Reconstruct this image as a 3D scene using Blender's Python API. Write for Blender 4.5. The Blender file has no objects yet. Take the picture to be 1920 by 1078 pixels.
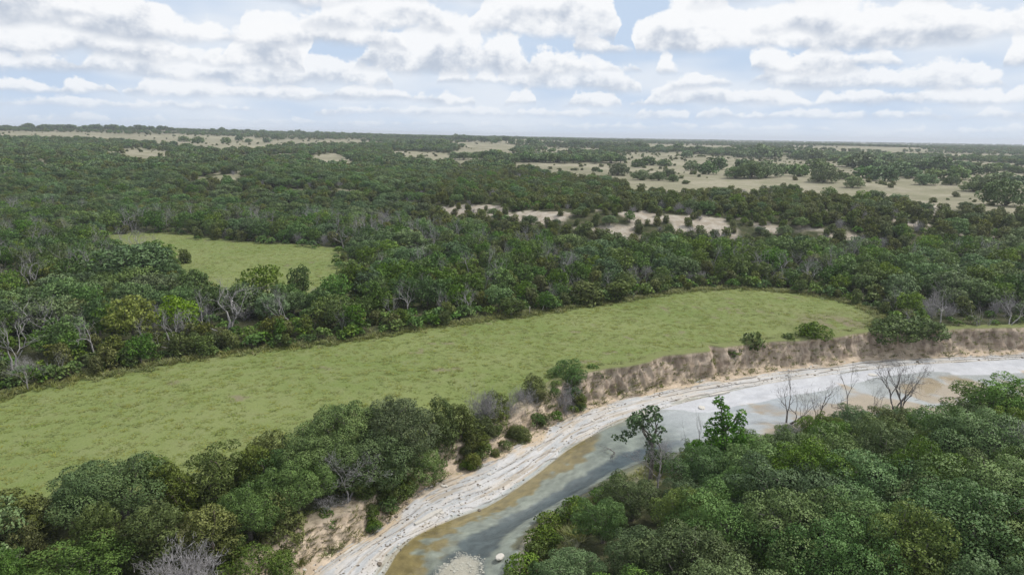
import bpy, math, random
import numpy as np
from mathutils import Matrix, Vector

# ------------------------------------------------------------------ camera
SC = bpy.context.scene
COL = SC.collection
RAD = math.radians
CAM_H, PITCH, ROLL, FPX = 35.0, RAD(12.55), RAD(0.78), 1280.0
FWD = np.array([0, math.cos(PITCH), -math.sin(PITCH)])
UP0 = np.array([0, math.sin(PITCH), math.cos(PITCH)])
XAX = np.array([1.0, 0, 0])
CR = math.cos(ROLL) * XAX + math.sin(ROLL) * UP0
CU = -math.sin(ROLL) * XAX + math.cos(ROLL) * UP0
CAMP = np.array([0, 0, CAM_H])
cd = bpy.data.cameras.new('camera')
cam = bpy.data.objects.new('camera', cd)
COL.objects.link(cam)
cam.matrix_world = Matrix(((CR[0], CU[0], -FWD[0], 0), (CR[1], CU[1], -FWD[1], 0), (CR[2], CU[2], -FWD[2], CAM_H), (0, 0, 0, 1)))
cd.sensor_width = 36
cd.lens = 36 * FPX / 1920
cd.clip_start = 0.5
cd.clip_end = 40000
SC.camera = cam
SC.view_settings.view_transform = 'Standard'
SC.view_settings.look = 'None'
SC.view_settings.gamma = 1
SC.view_settings.exposure = 0.2
SC.cycles.max_bounces = 5
SC.cycles.diffuse_bounces = 2
SC.cycles.glossy_bounces = 2
SC.cycles.transmission_bounces = 3
SC.cycles.volume_bounces = 0
SC.cycles.transparent_max_bounces = 6
SC.cycles.sample_clamp_indirect = 4
SC.cycles.use_denoising = True

# ------------------------------------------------------------------ sun
SUN = np.array([0.58, 0.16, 0.80]); SUN = SUN / np.linalg.norm(SUN)
sd = bpy.data.lights.new('sun', 'SUN')
sd.energy = 2.6
sd.angle = RAD(7)
sd.color = (1.0, 0.96, 0.9)
so = bpy.data.objects.new('sun', sd)
COL.objects.link(so)
so.rotation_euler = Vector(-SUN).to_track_quat('-Z', 'Y').to_euler()
so.location = (0, 0, 200)

# ------------------------------------------------------------------ node helper
class NT:
    def __init__(s, tree):
        s.t = tree; s.n = tree.nodes; s.l = tree.links
    def new(s, typ, **kw):
        n = s.n.new(typ)
        for k, v in kw.items(): setattr(n, k, v)
        return n
    def put(s, sock, v):
        if v is None: return
        if isinstance(v, bpy.types.NodeSocket): s.l.new(v, sock)
        else: sock.default_value = v
    def m(s, op, a, b=None, c=None, clamp=False):
        n = s.n.new('ShaderNodeMath'); n.operation = op; n.use_clamp = clamp
        s.put(n.inputs[0], a); s.put(n.inputs[1], b); s.put(n.inputs[2], c)
        return n.outputs[0]
    def ss(s, x, lo, hi, a=0.0, b=1.0):
        n = s.n.new('ShaderNodeMapRange'); n.interpolation_type = 'SMOOTHSTEP'
        s.put(n.inputs['Value'], x); s.put(n.inputs['From Min'], lo); s.put(n.inputs['From Max'], hi)
        s.put(n.inputs['To Min'], a); s.put(n.inputs['To Max'], b)
        return n.outputs['Result']
    def xyz(s, x, y, z=0.0):
        n = s.n.new('ShaderNodeCombineXYZ')
        s.put(n.inputs[0], x); s.put(n.inputs[1], y); s.put(n.inputs[2], z)
        return n.outputs[0]
    def noise(s, vec, scale, detail=4.0, rough=0.5, dim='3D', dist=0.0):
        n = s.n.new('ShaderNodeTexNoise'); n.noise_dimensions = dim
        s.put(n.inputs['Vector'], vec); n.inputs['Scale'].default_value = scale
        n.inputs['Detail'].default_value = detail; n.inputs['Roughness'].default_value = rough
        n.inputs['Distortion'].default_value = dist
        return n.outputs['Fac']
    def mix(s, f, a, b):
        n = s.n.new('ShaderNodeMix'); n.data_type = 'RGBA'
        s.put(n.inputs[0], f)
        for sock, v in ((n.inputs[6], a), (n.inputs[7], b)):
            if isinstance(v, tuple) and len(v) == 3: v = v + (1.0,)
            s.put(sock, v)
        return n.outputs[2]
    def attr(s, name):
        n = s.n.new('ShaderNodeAttribute'); n.attribute_name = name
        return n

# ------------------------------------------------------------------ sky with cumulus rows
W = bpy.data.worlds.new('World'); SC.world = W; W.use_nodes = True
W.node_tree.nodes.clear()
w = NT(W.node_tree)
sky = w.new('ShaderNodeTexSky', sky_type='NISHITA')
sky.sun_disc = False
sky.sun_elevation = math.asin(SUN[2]); sky.sun_rotation = math.atan2(SUN[0], SUN[1])
sky.altitude = 300; sky.air_density = 1.0; sky.dust_density = 1.6; sky.ozone_density = 1.2
tc = w.new('ShaderNodeTexCoord')
sp = w.new('ShaderNodeSeparateXYZ'); w.l.new(tc.outputs['Generated'], sp.inputs[0])
X, Y, Z = sp.outputs
AZ = w.m('ARCTAN2', X, Y)
EL = w.m('DIVIDE', Z, w.m('SQRT', w.m('ADD', w.m('ADD', w.m('MULTIPLY', X, X), w.m('MULTIPLY', Y, Y)), 1e-5)))
# pixel-like units on the sky: one unit = 1/1280 rad
PX = w.m('MULTIPLY', AZ, 1280.0)
PY = w.m('MULTIPLY', EL, 1280.0)

CLOUD_W = (0.84, 0.85, 0.865)
CLOUD_G = (0.455, 0.51, 0.60)
HAZE_C = (0.55, 0.65, 0.79)
# thin milky veil between the clouds
veil_n = w.noise(w.xyz(w.m('MULTIPLY', PX, 0.0028), w.m('MULTIPLY', PY, 0.009), 3.3), 1.0, 3, 0.55, '2D')
col = w.mix(w.ss(veil_n, 0.34, 0.66), (0.49, 0.60, 0.755), (0.68, 0.735, 0.81))
# rows of cumulus: base, height, coverage, profile frequency, contrast, bumps (centre, half width, height)
ROWS = [
    (14, 11, 0.64, 0.015, 0.5, [(-800, 120, 9), (-300, 150, 10), (90, 90, 9), (420, 140, 8), (760, 130, 9)]),
    (34, 17, 0.60, 0.014, 0.65, [(-700, 170, 14), (-120, 120, 13), (270, 45, 15), (480, 35, 14), (640, 60, 14), (860, 80, 14)]),
    (56, 28, 0.57, 0.011, 0.8, [(-860, 160, 24), (-520, 130, 28), (-230, 160, 20), (600, 70, 28), (310, 80, 44), (838, 66, 40)]),
    (84, 40, 0.58, 0.0085, 0.85, [(-600, 110, 56), (-410, 130, 64), (-330, 60, 40), (100, 95, 66), (20, 70, 44), (560, 90, 38), (690, 100, 38), (470, 90, 42)]),
    (110, 54, 0.50, 0.0065, 0.95, [(-170, 130, 76), (-130, 50, 118), (-700, 180, 58), (-20, 80, 70), (-420, 70, 96)]),
    (142, 64, 0.48, 0.0042, 1.0, [(300, 100, 105), (380, 120, 74), (490, 100, 56), (640, 150, 64), (780, 120, 60), (900, 100, 74), (-480, 130, 40), (-740, 190, 115), (-900, 160, 100), (-330, 120, 56)]),
    (172, 92, 0.48, 0.0035, 1.0, [(70, 130, 135), (-20, 80, 90), (520, 130, 76), (-240, 130, 72)]),
    (222, 120, 0.57, 0.0030, 1.0, [(-520, 220, 120), (-200, 150, 60), (560, 250, 110), (840, 200, 100), (-860, 120, 70)]),
]
rng = random.Random(5)
for i, (b, h, cov, fr, con, bumps) in enumerate(ROWS):
    sx = rng.uniform(0, 900); seed = rng.uniform(0, 900)
    k = 0.0150 * (90.0 / (b + 30)) ** 0.5
    # large billows bend everything in the row, so that no outline stays regular
    wv = w.xyz(w.m('MULTIPLY_ADD', PX, k * 0.45, seed + 31.0), w.m('MULTIPLY_ADD', PY, k * 0.6, sx + 11.0))
    wn = w.m('SUBTRACT', w.noise(wv, 1.0, 2.0, 0.5, '2D'), 0.5)
    PXw = w.m('MULTIPLY_ADD', wn, h * 1.6 + 30.0, PX)
    n1 = w.noise(w.xyz(w.m('MULTIPLY_ADD', PXw, fr, sx), seed), 1.0, 2.0, 0.5, '2D')
    T = w.m('MULTIPLY', w.m('SQRT', w.m('MULTIPLY', w.m('SUBTRACT', n1, 1 - cov), 6.0, clamp=True)), float(h))
    for c, hw, bh in bumps:
        q = w.m('MULTIPLY_ADD', PXw, 1.0 / hw, -c / hw)
        q = w.m('SUBTRACT', 1.0, w.m('MULTIPLY', q, q), clamp=True)
        T = w.m('MAXIMUM', T, w.m('MULTIPLY', w.m('SQRT', q), float(bh)))
    vec = w.xyz(w.m('MULTIPLY_ADD', PX, k, seed), w.m('MULTIPLY_ADD', PY, k * 1.3, sx))
    d = w.m('SUBTRACT', w.noise(vec, 1.0, 5.0, 0.62, '2D'), 0.5)
    vec2 = w.xyz(w.m('MULTIPLY_ADD', PX, k, seed + 0.14), w.m('MULTIPLY_ADD', PY, k * 1.3, sx - 0.26))
    d2 = w.m('SUBTRACT', w.noise(vec2, 1.0, 4.0, 0.6, '2D'), 0.5)
    rel = w.m('SUBTRACT', w.m('MULTIPLY_ADD', wn, h * 0.55 + 10.0, PY), float(b))
    amp = h * 1.05 + 20
    edge = w.m('ADD', w.m('SUBTRACT', T, rel), w.m('MULTIPLY', d, float(amp)))
    a_top = w.ss(edge, 0.0, 4.5 + h * 0.11)
    has = w.ss(T, 0.0, h * 0.4)
    a_bot = w.ss(w.m('MULTIPLY_ADD', d, 12.0 + h * 0.22, rel), -5.0 - h * 0.05, 5.0 + h * 0.09)
    a = w.m('MULTIPLY', w.m('MULTIPLY', a_top, a_bot), w.m('MULTIPLY', has, 0.70 + 0.28 * con))
    t = w.m('DIVIDE', rel, w.m('ADD', T, 10.0))
    relief = w.m('MULTIPLY', w.m('SUBTRACT', d, d2), 1.25)
    lit = w.m('ADD', w.m('MULTIPLY_ADD', d, 0.3, w.m('MULTIPLY', t, 1.3)), relief)
    shade = w.ss(lit, -0.14, 0.54)
    g = tuple(CLOUD_G[j] * con + HAZE_C[j] * (1 - con) for j in range(3))
    wt = tuple(CLOUD_W[j] * (0.4 + 0.6 * con) + 0.95 * HAZE_C[j] * (0.6 - 0.6 * con) + 0.03 * (1 - con) for j in range(3))
    col = w.mix(a, col, w.mix(shade, g, wt))
# pale band on the horizon
hz = w.ss(PY, 70.0, -8.0)
col = w.mix(w.m('MULTIPLY', hz, 0.6), col, (0.63, 0.70, 0.795))
# overhead deck, beyond the rows
EZ = w.m('MAXIMUM', Z, 0.2)
ov = w.noise(w.xyz(w.m('DIVIDE', X, EZ), w.m('DIVIDE', Y, EZ)), 1.5, 4.0, 0.55, '2D')
ova = w.ss(ov, 0.38, 0.56)
deck = w.mix(w.ss(ov, 0.45, 0.8), (1.05, 1.06, 1.08), (0.68, 0.73, 0.80))
bg1 = w.new('ShaderNodeBackground'); w.l.new(sky.outputs[0], bg1.inputs[0]); bg1.inputs[1].default_value = 0.12
bg3 = w.new('ShaderNodeBackground'); w.l.new(deck, bg3.inputs[0]); bg3.inputs[1].default_value = 1.0
mo = w.new('ShaderNodeMixShader'); w.l.new(ova, mo.inputs[0]); w.l.new(bg1.outputs[0], mo.inputs[1]); w.l.new(bg3.outputs[0], mo.inputs[2])
bg2 = w.new('ShaderNodeBackground'); w.l.new(col, bg2.inputs[0]); bg2.inputs[1].default_value = 1.0
ms = w.new('ShaderNodeMixShader'); w.l.new(w.ss(EL, 0.26, 0.36), ms.inputs[0]); w.l.new(bg2.outputs[0], ms.inputs[1]); w.l.new(mo.outputs[0], ms.inputs[2])
bg4 = w.new('ShaderNodeBackground'); bg4.inputs[0].default_value = (0.3, 0.34, 0.36, 1); bg4.inputs[1].default_value = 1.0
mg = w.new('ShaderNodeMixShader'); w.l.new(w.m('GREATER_THAN', Z, -0.02), mg.inputs[0]); w.l.new(bg4.outputs[0], mg.inputs[1]); w.l.new(ms.outputs[0], mg.inputs[2])
wo = w.new('ShaderNodeOutputWorld'); w.l.new(mg.outputs[0], wo.inputs[0])
try:
    W.cycles.sampling_method = 'MANUAL'; W.cycles.sample_map_resolution = 512
except Exception: pass

# ------------------------------------------------------------------ numeric helpers
def hash2(ix, iy, seed):
    n = (ix.astype(np.int64) * 374761393 + iy.astype(np.int64) * 668265263 + seed * 1442695041) & 0x7fffffff
    n = ((n ^ (n >> 13)) * 1274126177) & 0x7fffffff
    return ((n ^ (n >> 16)) & 0xffff) / 65535.0
def vnoise(x, y, seed=0):
    x = np.asarray(x, float); y = np.asarray(y, float)
    ix = np.floor(x); iy = np.floor(y); fx = x - ix; fy = y - iy
    fx = fx * fx * fx * (fx * (fx * 6 - 15) + 10); fy = fy * fy * fy * (fy * (fy * 6 - 15) + 10)
    a = hash2(ix, iy, seed); b = hash2(ix + 1, iy, seed); c = hash2(ix, iy + 1, seed); d = hash2(ix + 1, iy + 1, seed)
    return (a + (b - a) * fx) * (1 - fy) + (c + (d - c) * fx) * fy - 0.5
def fbm(x, y, seed=0, oct=4, g=0.5):
    s = 0; a = 1.0
    for o in range(oct):
        s = s + a * vnoise(np.asarray(x) * 2 ** o + 17.3 * o, np.asarray(y) * 2 ** o - 9.1 * o, seed + o * 7)
        a *= g
    return s
def sm(t):
    t = np.clip(t, 0, 1); return t * t * (3 - 2 * t)

def ray(u, v):
    d = FWD * FPX + CR * (u - 960) + CU * (539 - v)
    return d / np.linalg.norm(d)
def on_plane(u, v, z):
    d = ray(u, v); t = (z - CAM_H) / d[2]
    return CAMP + d * t
def proj(p):
    q = np.asarray(p, float) - CAMP
    f = q @ FWD
    return 960 + FPX * (q @ CR) / f, 539 - FPX * (q @ CU) / f, f

# ------------------------------------------------------------------ creek stations
ST = [  # bank foot, dry ledge / water edge, far water edge  (surveyed on the photograph)
    ((480, 1200), (600, 1210), (830, 1230)),
    ((560, 1085), (712, 1085), (940, 1100)),
    ((640, 1030), (745, 1035), (962, 1050)),
    ((717, 985), (782, 1003), (980, 1012)),
    ((787, 918), (850, 972), (1005, 984)),
    ((884, 878), (920, 945), (1050, 952)),
    ((984, 828), (1000, 893), (1110, 918)),
    ((1074, 775), (1072, 838), (1190, 872)),
    ((1141, 752), (1150, 797), (1275, 850)),
    ((1208, 738), (1235, 768), (1370, 830)),
    ((1280, 721), (1325, 744), (1500, 808)),
    ((1380, 706), (1425, 722), (1620, 795)),
    ((1447, 694), (1515, 708), (1720, 788)),
    ((1547, 685), (1600, 697), (1820, 778)),
    ((1647, 673), (1700, 685), (1920, 766)),
    ((1781, 668), (1830, 677), (2060, 755)),
    ((1920, 662), (1950, 670), (2200, 742)),
    ((2100, 652), (2120, 659), (2400, 728)),
]
WL = -5.0
Bp = [on_plane(*s[0], -4.6)[:2] for s in ST]
Lp = [on_plane(*s[1], WL)[:2] for s in ST]
Rp = [on_plane(*s[2], WL)[:2] for s in ST]
# continue the creek out of the picture at both ends
def ext(P, pre, post):
    d0 = P[0] - P[1]; d0 /= np.linalg.norm(d0); d1 = P[-1] - P[-2]; d1 /= np.linalg.norm(d1)
    a = [P[0] + d0 * pre * k + np.array([-6.0, -4.0]) * k * k * 0.5 for k in (4, 3, 2, 1)]
    b = [P[-1] + d1 * post * k for k in (1, 2, 3, 4, 5)]
    return np.array(a + list(P) + b)
Bp, Lp, Rp = ext(Bp, 14, 60), ext(Lp, 14, 60), ext(Rp, 14, 60)
def catmull(P, n):
    P = np.asarray(P); m = len(P); out = []
    Q = np.vstack([2 * P[0] - P[1], P, 2 * P[-1] - P[-2]])
    for i in range(m - 1):
        p0, p1, p2, p3 = Q[i:i + 4]
        t = np.linspace(0, 1, n, endpoint=False)[:, None]
        out.append(0.5 * ((2 * p1) + (p2 - p0) * t + (2 * p0 - 5 * p1 + 4 * p2 - p3) * t ** 2 + (3 * p1 - p0 - 3 * p2 + p3) * t ** 3))
    return np.vstack(out + [P[-1:]])
NSUB = 40
Bc, Lc, Rc = catmull(Bp, NSUB), catmull(Lp, NSUB), catmull(Rp, NSUB)
NS = len(Bc)
SPAR = np.linspace(0, len(Bp) - 1, NS) - 4      # station number, 0..17 in the table above
def smooth_line(P, k):
    ker = np.ones(k) / k
    Q = np.vstack([np.repeat(P[:1], k, 0), P, np.repeat(P[-1:], k, 0)])
    return np.stack([np.convolve(Q[:, j], ker, 'same')[k:-k] for j in range(2)], 1)
Bs = smooth_line(Bc, 31)
tg = np.gradient(Bs, axis=0); tg /= np.linalg.norm(tg, axis=1)[:, None]
INL = np.stack([-tg[:, 1], tg[:, 0]], 1)         # towards the meadow
ARC = np.concatenate([[0], np.cumsum(np.linalg.norm(np.diff(Bc, axis=0), axis=1))])
wbank = np.interp(SPAR, [-4, 1.5, 2.6, 5, 6, 8, 10, 12, 22], [3.0, 2.8, 1.9, 1.9, 2.4, 1.7, 1.9, 2.3, 2.2])
wob = fbm(ARC / 7.0, ARC * 0 + 3, 11, 4) * np.interp(SPAR, [0, 7, 9, 22], [0.7, 0.8, 1.1, 1.1])
notch = np.exp(-((SPAR - 10.75) / 0.10) ** 2) * 2.5
Tc = Bs + INL * (wbank + np.maximum(wob + notch, -wbank + 0.7))[:, None]
Kc = Rc - INL * 1.5

def dist_line(P, x, y):
    """signed distance to polyline P (positive on the right hand of its direction) and arc index"""
    sh = np.shape(x); x = np.ravel(x); y = np.ravel(y)
    Q = P[::8]
    best = np.full(x.shape, 1e18); sgn = np.zeros(x.shape); idx = np.zeros(x.shape)
    for i in range(len(Q) - 1):
        a = Q[i]; e = Q[i + 1] - a; L2 = e @ e
        px = x - a[0]; py = y - a[1]
        t = np.clip((px * e[0] + py * e[1]) / L2, 0, 1)
        dx = px - t * e[0]; dy = py - t * e[1]
        d2 = dx * dx + dy * dy
        mk = d2 < best
        best = np.where(mk, d2, best)
        sgn = np.where(mk, np.where(e[0] * py - e[1] * px > 0, -1.0, 1.0), sgn)
        idx = np.where(mk, i * 8 + t * 8, idx)
    return (np.sqrt(best) * sgn).reshape(sh), idx.reshape(sh)

def hill(x, y):
    x = np.asarray(x, float); y = np.asarray(y, float)
    r = np.hypot(x, y); az = np.arctan2(x, y)
    ys = np.interp(x, [-600, -200, -75, 0, 100, 250, 600], [330, 285, 268, 210, 198, 205, 260])
    wd = np.interp(x, [-200, -50, 10, 150, 400], [150, 90, 44, 52, 80])
    t = sm((y - ys + fbm(x / 60, y / 60, 3, 3) * 12) / wd)
    z = 9.3 * t
    A = np.interp(az, [-0.8, -0.4, -0.1, 0.2, 0.7], [25, 22, 15, 10, 6])
    z = z + A * sm((r - 300) / 1500)
    z = z + t * fbm(x / 110, y / 110, 5, 3) * 2.6 + fbm(x / 420, y / 420, 9, 3) * 7 * sm((r - 500) / 900) * sm((4200 - r) / 1500)
    z = z + fbm(x / 25, y / 25, 21, 3) * 0.25
    return z
def drop(dT, idx):
    st = np.interp(idx, np.arange(NS), SPAR)
    return 2.1 * sm((dT + 16) / 15) * np.interp(st, [5.8, 7.4], [1.0, 0.0])
def terrain(x, y):
    z = hill(x, y)
    x = np.asarray(x, float); y = np.asarray(y, float)
    near = (np.hypot(x, y) < 700)
    dT, iT = dist_line(Tc, np.where(near, x, 1e4), np.where(near, y, 1e4))
    z = z - drop(np.minimum(dT, 0), iT) * near
    dK, _ = dist_line(Kc, np.where(near, x, 1e4), np.where(near, y, 1e4))
    cre = sm((dT + 1.5) / 1.2)
    bank = sm((dK + 2.0) / 9.0)
    right = -5.9 + 2.2 * bank + (0.5 + fbm(x / 14, y / 14, 31, 3) * 0.8) * bank + 2.2 * sm((dK - 8) / 30)
    zz = z * (1 - cre) + right * cre
    return np.where(near, zz, z)
def G(u, v):
    """where the sight line through a point of the photograph meets the land"""
    d = ray(u, v)
    ts = 25 * 1.012 ** np.arange(480)
    P = CAMP[None] + d[None] * ts[:, None]
    zt = terrain(P[:, 0], P[:, 1])
    k = np.argmax(P[:, 2] < zt)
    if P[k, 2] >= zt[k]: return P[-1]
    lo, hi = ts[max(k - 1, 0)], ts[k]
    for _ in range(3):
        tt = np.linspace(lo, hi, 9); Q = CAMP[None] + d[None] * tt[:, None]
        zz = terrain(Q[:, 0], Q[:, 1]); j = max(int(np.argmax(Q[:, 2] < zz)), 1)
        lo, hi = tt[j - 1], tt[j]
    p = CAMP + d * hi
    return p
def Gp(pts): return np.array([G(u, v)[:2] for u, v in pts])
def inside(poly, x, y):
    x = np.asarray(x); y = np.asarray(y); c = np.zeros(x.shape, bool)
    n = len(poly)
    for i in range(n):
        x0, y0 = poly[i]; x1, y1 = poly[(i + 1) % n]
        if y0 == y1: continue
        k = ((y0 > y) != (y1 > y)) & (x < (x1 - x0) * (y - y0) / (y1 - y0) + x0)
        c ^= k
    return c

# ------------------------------------------------------------------ object helpers
def link(o, parent=None):
    COL.objects.link(o)
    if parent is not None: o.parent = parent
    return o
def raw_mesh(name, V, F, mat=None, smooth=False):
    V = np.asarray(V, np.float32); F = np.asarray(F, np.int32)
    me = bpy.data.meshes.new(name)
    k = F.shape[1]
    me.vertices.add(len(V)); me.vertices.foreach_set('co', V.ravel())
    me.loops.add(F.size); me.loops.foreach_set('vertex_index', F.ravel())
    me.polygons.add(len(F)); me.polygons.foreach_set('loop_start', np.arange(0, F.size, k, dtype=np.int32))
    me.polygons.foreach_set('use_smooth', np.full(len(F), smooth))
    me.update(calc_edges=True)
    if mat: me.materials.append(mat)
    return me
def fattr(me, name, a):
    at = me.attributes.new(name, 'FLOAT', 'POINT'); at.data.foreach_set('value', np.asarray(a, np.float32))
def cattr(me, name, a):
    at = me.attributes.new(name, 'FLOAT_COLOR', 'POINT')
    b = np.ones((len(a), 4), np.float32); b[:, :3] = a
    at.data.foreach_set('color', b.ravel())
def tag(o, label=None, cat=None, group=None, kind=None):
    if label: o['label'] = label
    if cat: o['category'] = cat
    if group: o['group'] = group
    if kind: o['kind'] = kind
    return o
def structure(name, me):
    o = link(bpy.data.objects.new(name, me)); o['kind'] = 'structure'; return o
def gridF(nr, nc):
    i, j = np.meshgrid(np.arange(nr - 1), np.arange(nc - 1), indexing='ij')
    a = i * nc + j
    return np.stack([a, a + 1, a + nc + 1, a + nc], -1).reshape(-1, 4)

# ------------------------------------------------------------------ materials
def mat_base(name):
    m = bpy.data.materials.new(name); m.use_nodes = True
    m.node_tree.nodes.clear(); n = NT(m.node_tree)
    out = n.new('ShaderNodeOutputMaterial')
    return m, n, out
def leaf_mat(name, dark, light, tip, rough=0.55, trans=0.16, huevar=0.16):
    m, n, out = mat_base(name)
    r = n.attr('rnd').outputs['Fac']; lobe = n.attr('lobe').outputs['Fac']
    oi = n.new('ShaderNodeObjectInfo').outputs['Random']
    c = n.mix(n.m('MULTIPLY_ADD', r, 0.34, n.m('MULTIPLY', lobe, 0.66)), dark, light)
    c = n.mix(n.ss(r, 0.75, 1.0, 0, 0.45), c, tip)
    hs = n.new('ShaderNodeHueSaturation')
    n.l.new(c, hs.inputs['Color'])
    n.l.new(n.m('MULTIPLY_ADD', oi, -0.045, 0.512), hs.inputs['Hue'])
    n.l.new(n.m('MULTIPLY_ADD', n.m('FRACT', n.m('MULTIPLY', oi, 7.31)), 0.32, 0.98), hs.inputs['Saturation'])
    n.l.new(n.m('MULTIPLY_ADD', n.m('FRACT', n.m('MULTIPLY', oi, 13.7)), 2 * huevar * 1.6, 1.10 - huevar * 1.6), hs.inputs['Value'])
    p = n.new('ShaderNodeBsdfPrincipled'); n.l.new(hs.outputs[0], p.inputs['Base Color'])
    p.inputs['Roughness'].default_value = rough; p.inputs['Specular IOR Level'].default_value = 0.25
    t = n.new('ShaderNodeBsdfTranslucent'); n.l.new(hs.outputs[0], t.inputs[0])
    mx = n.new('ShaderNodeMixShader'); mx.inputs[0].default_value = trans
    n.l.new(p.outputs[0], mx.inputs[1]); n.l.new(t.outputs[0], mx.inputs[2]); n.l.new(mx.outputs[0], out.inputs[0])
    return m
M = {}
M['oak'] = leaf_mat('live oak leaves', (0.060, 0.108, 0.038), (0.150, 0.222, 0.092), (0.21, 0.275, 0.135), huevar=0.2)
M['juniper'] = leaf_mat('juniper sprays', (0.068, 0.094, 0.027), (0.155, 0.192, 0.064), (0.185, 0.205, 0.08), trans=0.18, huevar=0.14)
M['elm'] = leaf_mat('elm leaves', (0.058, 0.112, 0.028), (0.145, 0.235, 0.064), (0.21, 0.29, 0.095), trans=0.26, huevar=0.2)
M['lime'] = leaf_mat('lime leaves', (0.12, 0.20, 0.03), (0.29, 0.39, 0.08), (0.36, 0.45, 0.13), trans=0.32, huevar=0.08)
M['pale'] = leaf_mat('pale leaves', (0.14, 0.20, 0.06), (0.31, 0.38, 0.15), (0.40, 0.44, 0.22), trans=0.3, huevar=0.08)
M['vine'] = leaf_mat('vine leaves', (0.07, 0.15, 0.03), (0.15, 0.27, 0.06), (0.21, 0.33, 0.09), trans=0.4, huevar=0.05)
def bark_mat(name, a, b):
    m, n, out = mat_base(name)
    tcn = n.new('ShaderNodeTexCoord').outputs['Object']
    f = n.noise(tcn, 3.5, 4, 0.6)
    p = n.new('ShaderNodeBsdfPrincipled'); n.l.new(n.mix(n.ss(f, 0.3, 0.7), a, b), p.inputs['Base Color'])
    p.inputs['Roughness'].default_value = 0.9; p.inputs['Specular IOR Level'].default_value = 0.1
    n.l.new(p.outputs[0], out.inputs[0]); return m
M['bark'] = bark_mat('grey bark', (0.10, 0.085, 0.07), (0.25, 0.23, 0.205))
M['barkj'] = bark_mat('juniper bark', (0.10, 0.075, 0.06), (0.20, 0.165, 0.14))
M['dead'] = bark_mat('bleached dead wood', (0.20, 0.19, 0.18), (0.42, 0.40, 0.385))
M['deadtwig'] = bark_mat('lilac grey dead twigs', (0.20, 0.19, 0.185), (0.40, 0.385, 0.385))
M['darkdead'] = bark_mat('dark weathered dead wood', (0.10, 0.085, 0.075), (0.27, 0.25, 0.235))

def ground_mat():
    m, n, out = mat_base('land')
    pos = n.new('ShaderNodeNewGeometry').outputs['Position']
    mk = n.attr('mask').outputs['Color']
    s = n.new('ShaderNodeSeparateColor'); n.l.new(mk, s.inputs[0])
    gR, gG, gB = s.outputs[0], s.outputs[1], s.outputs[2]
    ex = n.attr('patch').outputs['Fac']
    mp = n.new('ShaderNodeMapping'); n.l.new(pos, mp.inputs[0]); mp.inputs['Scale'].default_value = (1, 1, 1)
    big = n.noise(mp.outputs[0], 0.045, 4, 0.55)
    mid = n.noise(mp.outputs[0], 0.28, 5, 0.6)
    fine = n.noise(mp.outputs[0], 2.2, 4, 0.65)
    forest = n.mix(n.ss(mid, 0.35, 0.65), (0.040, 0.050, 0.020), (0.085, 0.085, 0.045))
    grass = n.mix(n.ss(big, 0.3, 0.7), (0.150, 0.192, 0.060), (0.192, 0.222, 0.082))
    grass = n.mix(n.ss(mid, 0.42, 0.74, 0, 0.6), grass, (0.205, 0.218, 0.100))
    grass = n.mix(n.ss(fine, 0.42, 0.30, 0, 0.3), grass, (0.095, 0.12, 0.045))
    grass = n.mix(n.ss(fine, 0.6, 0.78, 0, 0.3), grass, (0.23, 0.255, 0.115))
    grass = n.mix(n.m('MULTIPLY', ex, n.ss(fine, 0.3, 0.6, 0.55, 1.0)), grass, (0.20, 0.165, 0.115))
    straw = n.mix(n.ss(big, 0.35, 0.65), (0.235, 0.222, 0.148), (0.325, 0.295, 0.218))
    straw = n.mix(n.ss(mid, 0.45, 0.7, 0, 0.6), straw, (0.165, 0.18, 0.085))
    soil = n.mix(n.ss(mid, 0.35, 0.65), (0.31, 0.265, 0.205), (0.43, 0.39, 0.325))
    soil = n.mix(n.ss(fine, 0.56, 0.68, 0, 0.8), soil, (0.20, 0.18, 0.11))
    c = n.mix(gR, forest, grass); c = n.mix(gG, c, straw); c = n.mix(gB, c, soil)
    p = n.new('ShaderNodeBsdfPrincipled'); n.l.new(c, p.inputs['Base Color'])
    p.inputs['Roughness'].default_value = 0.95; p.inputs['Specular IOR Level'].default_value = 0.05
    bp = n.new('ShaderNodeBump'); bp.inputs['Strength'].default_value = 0.7; bp.inputs['Distance'].default_value = 0.25
    n.l.new(n.m('ADD', fine, n.m('MULTIPLY', mid, 1.5)), bp.inputs['Height']); n.l.new(bp.outputs[0], p.inputs['Normal'])
    n.l.new(p.outputs[0], out.inputs[0]); return m
M['land'] = ground_mat()

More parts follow.
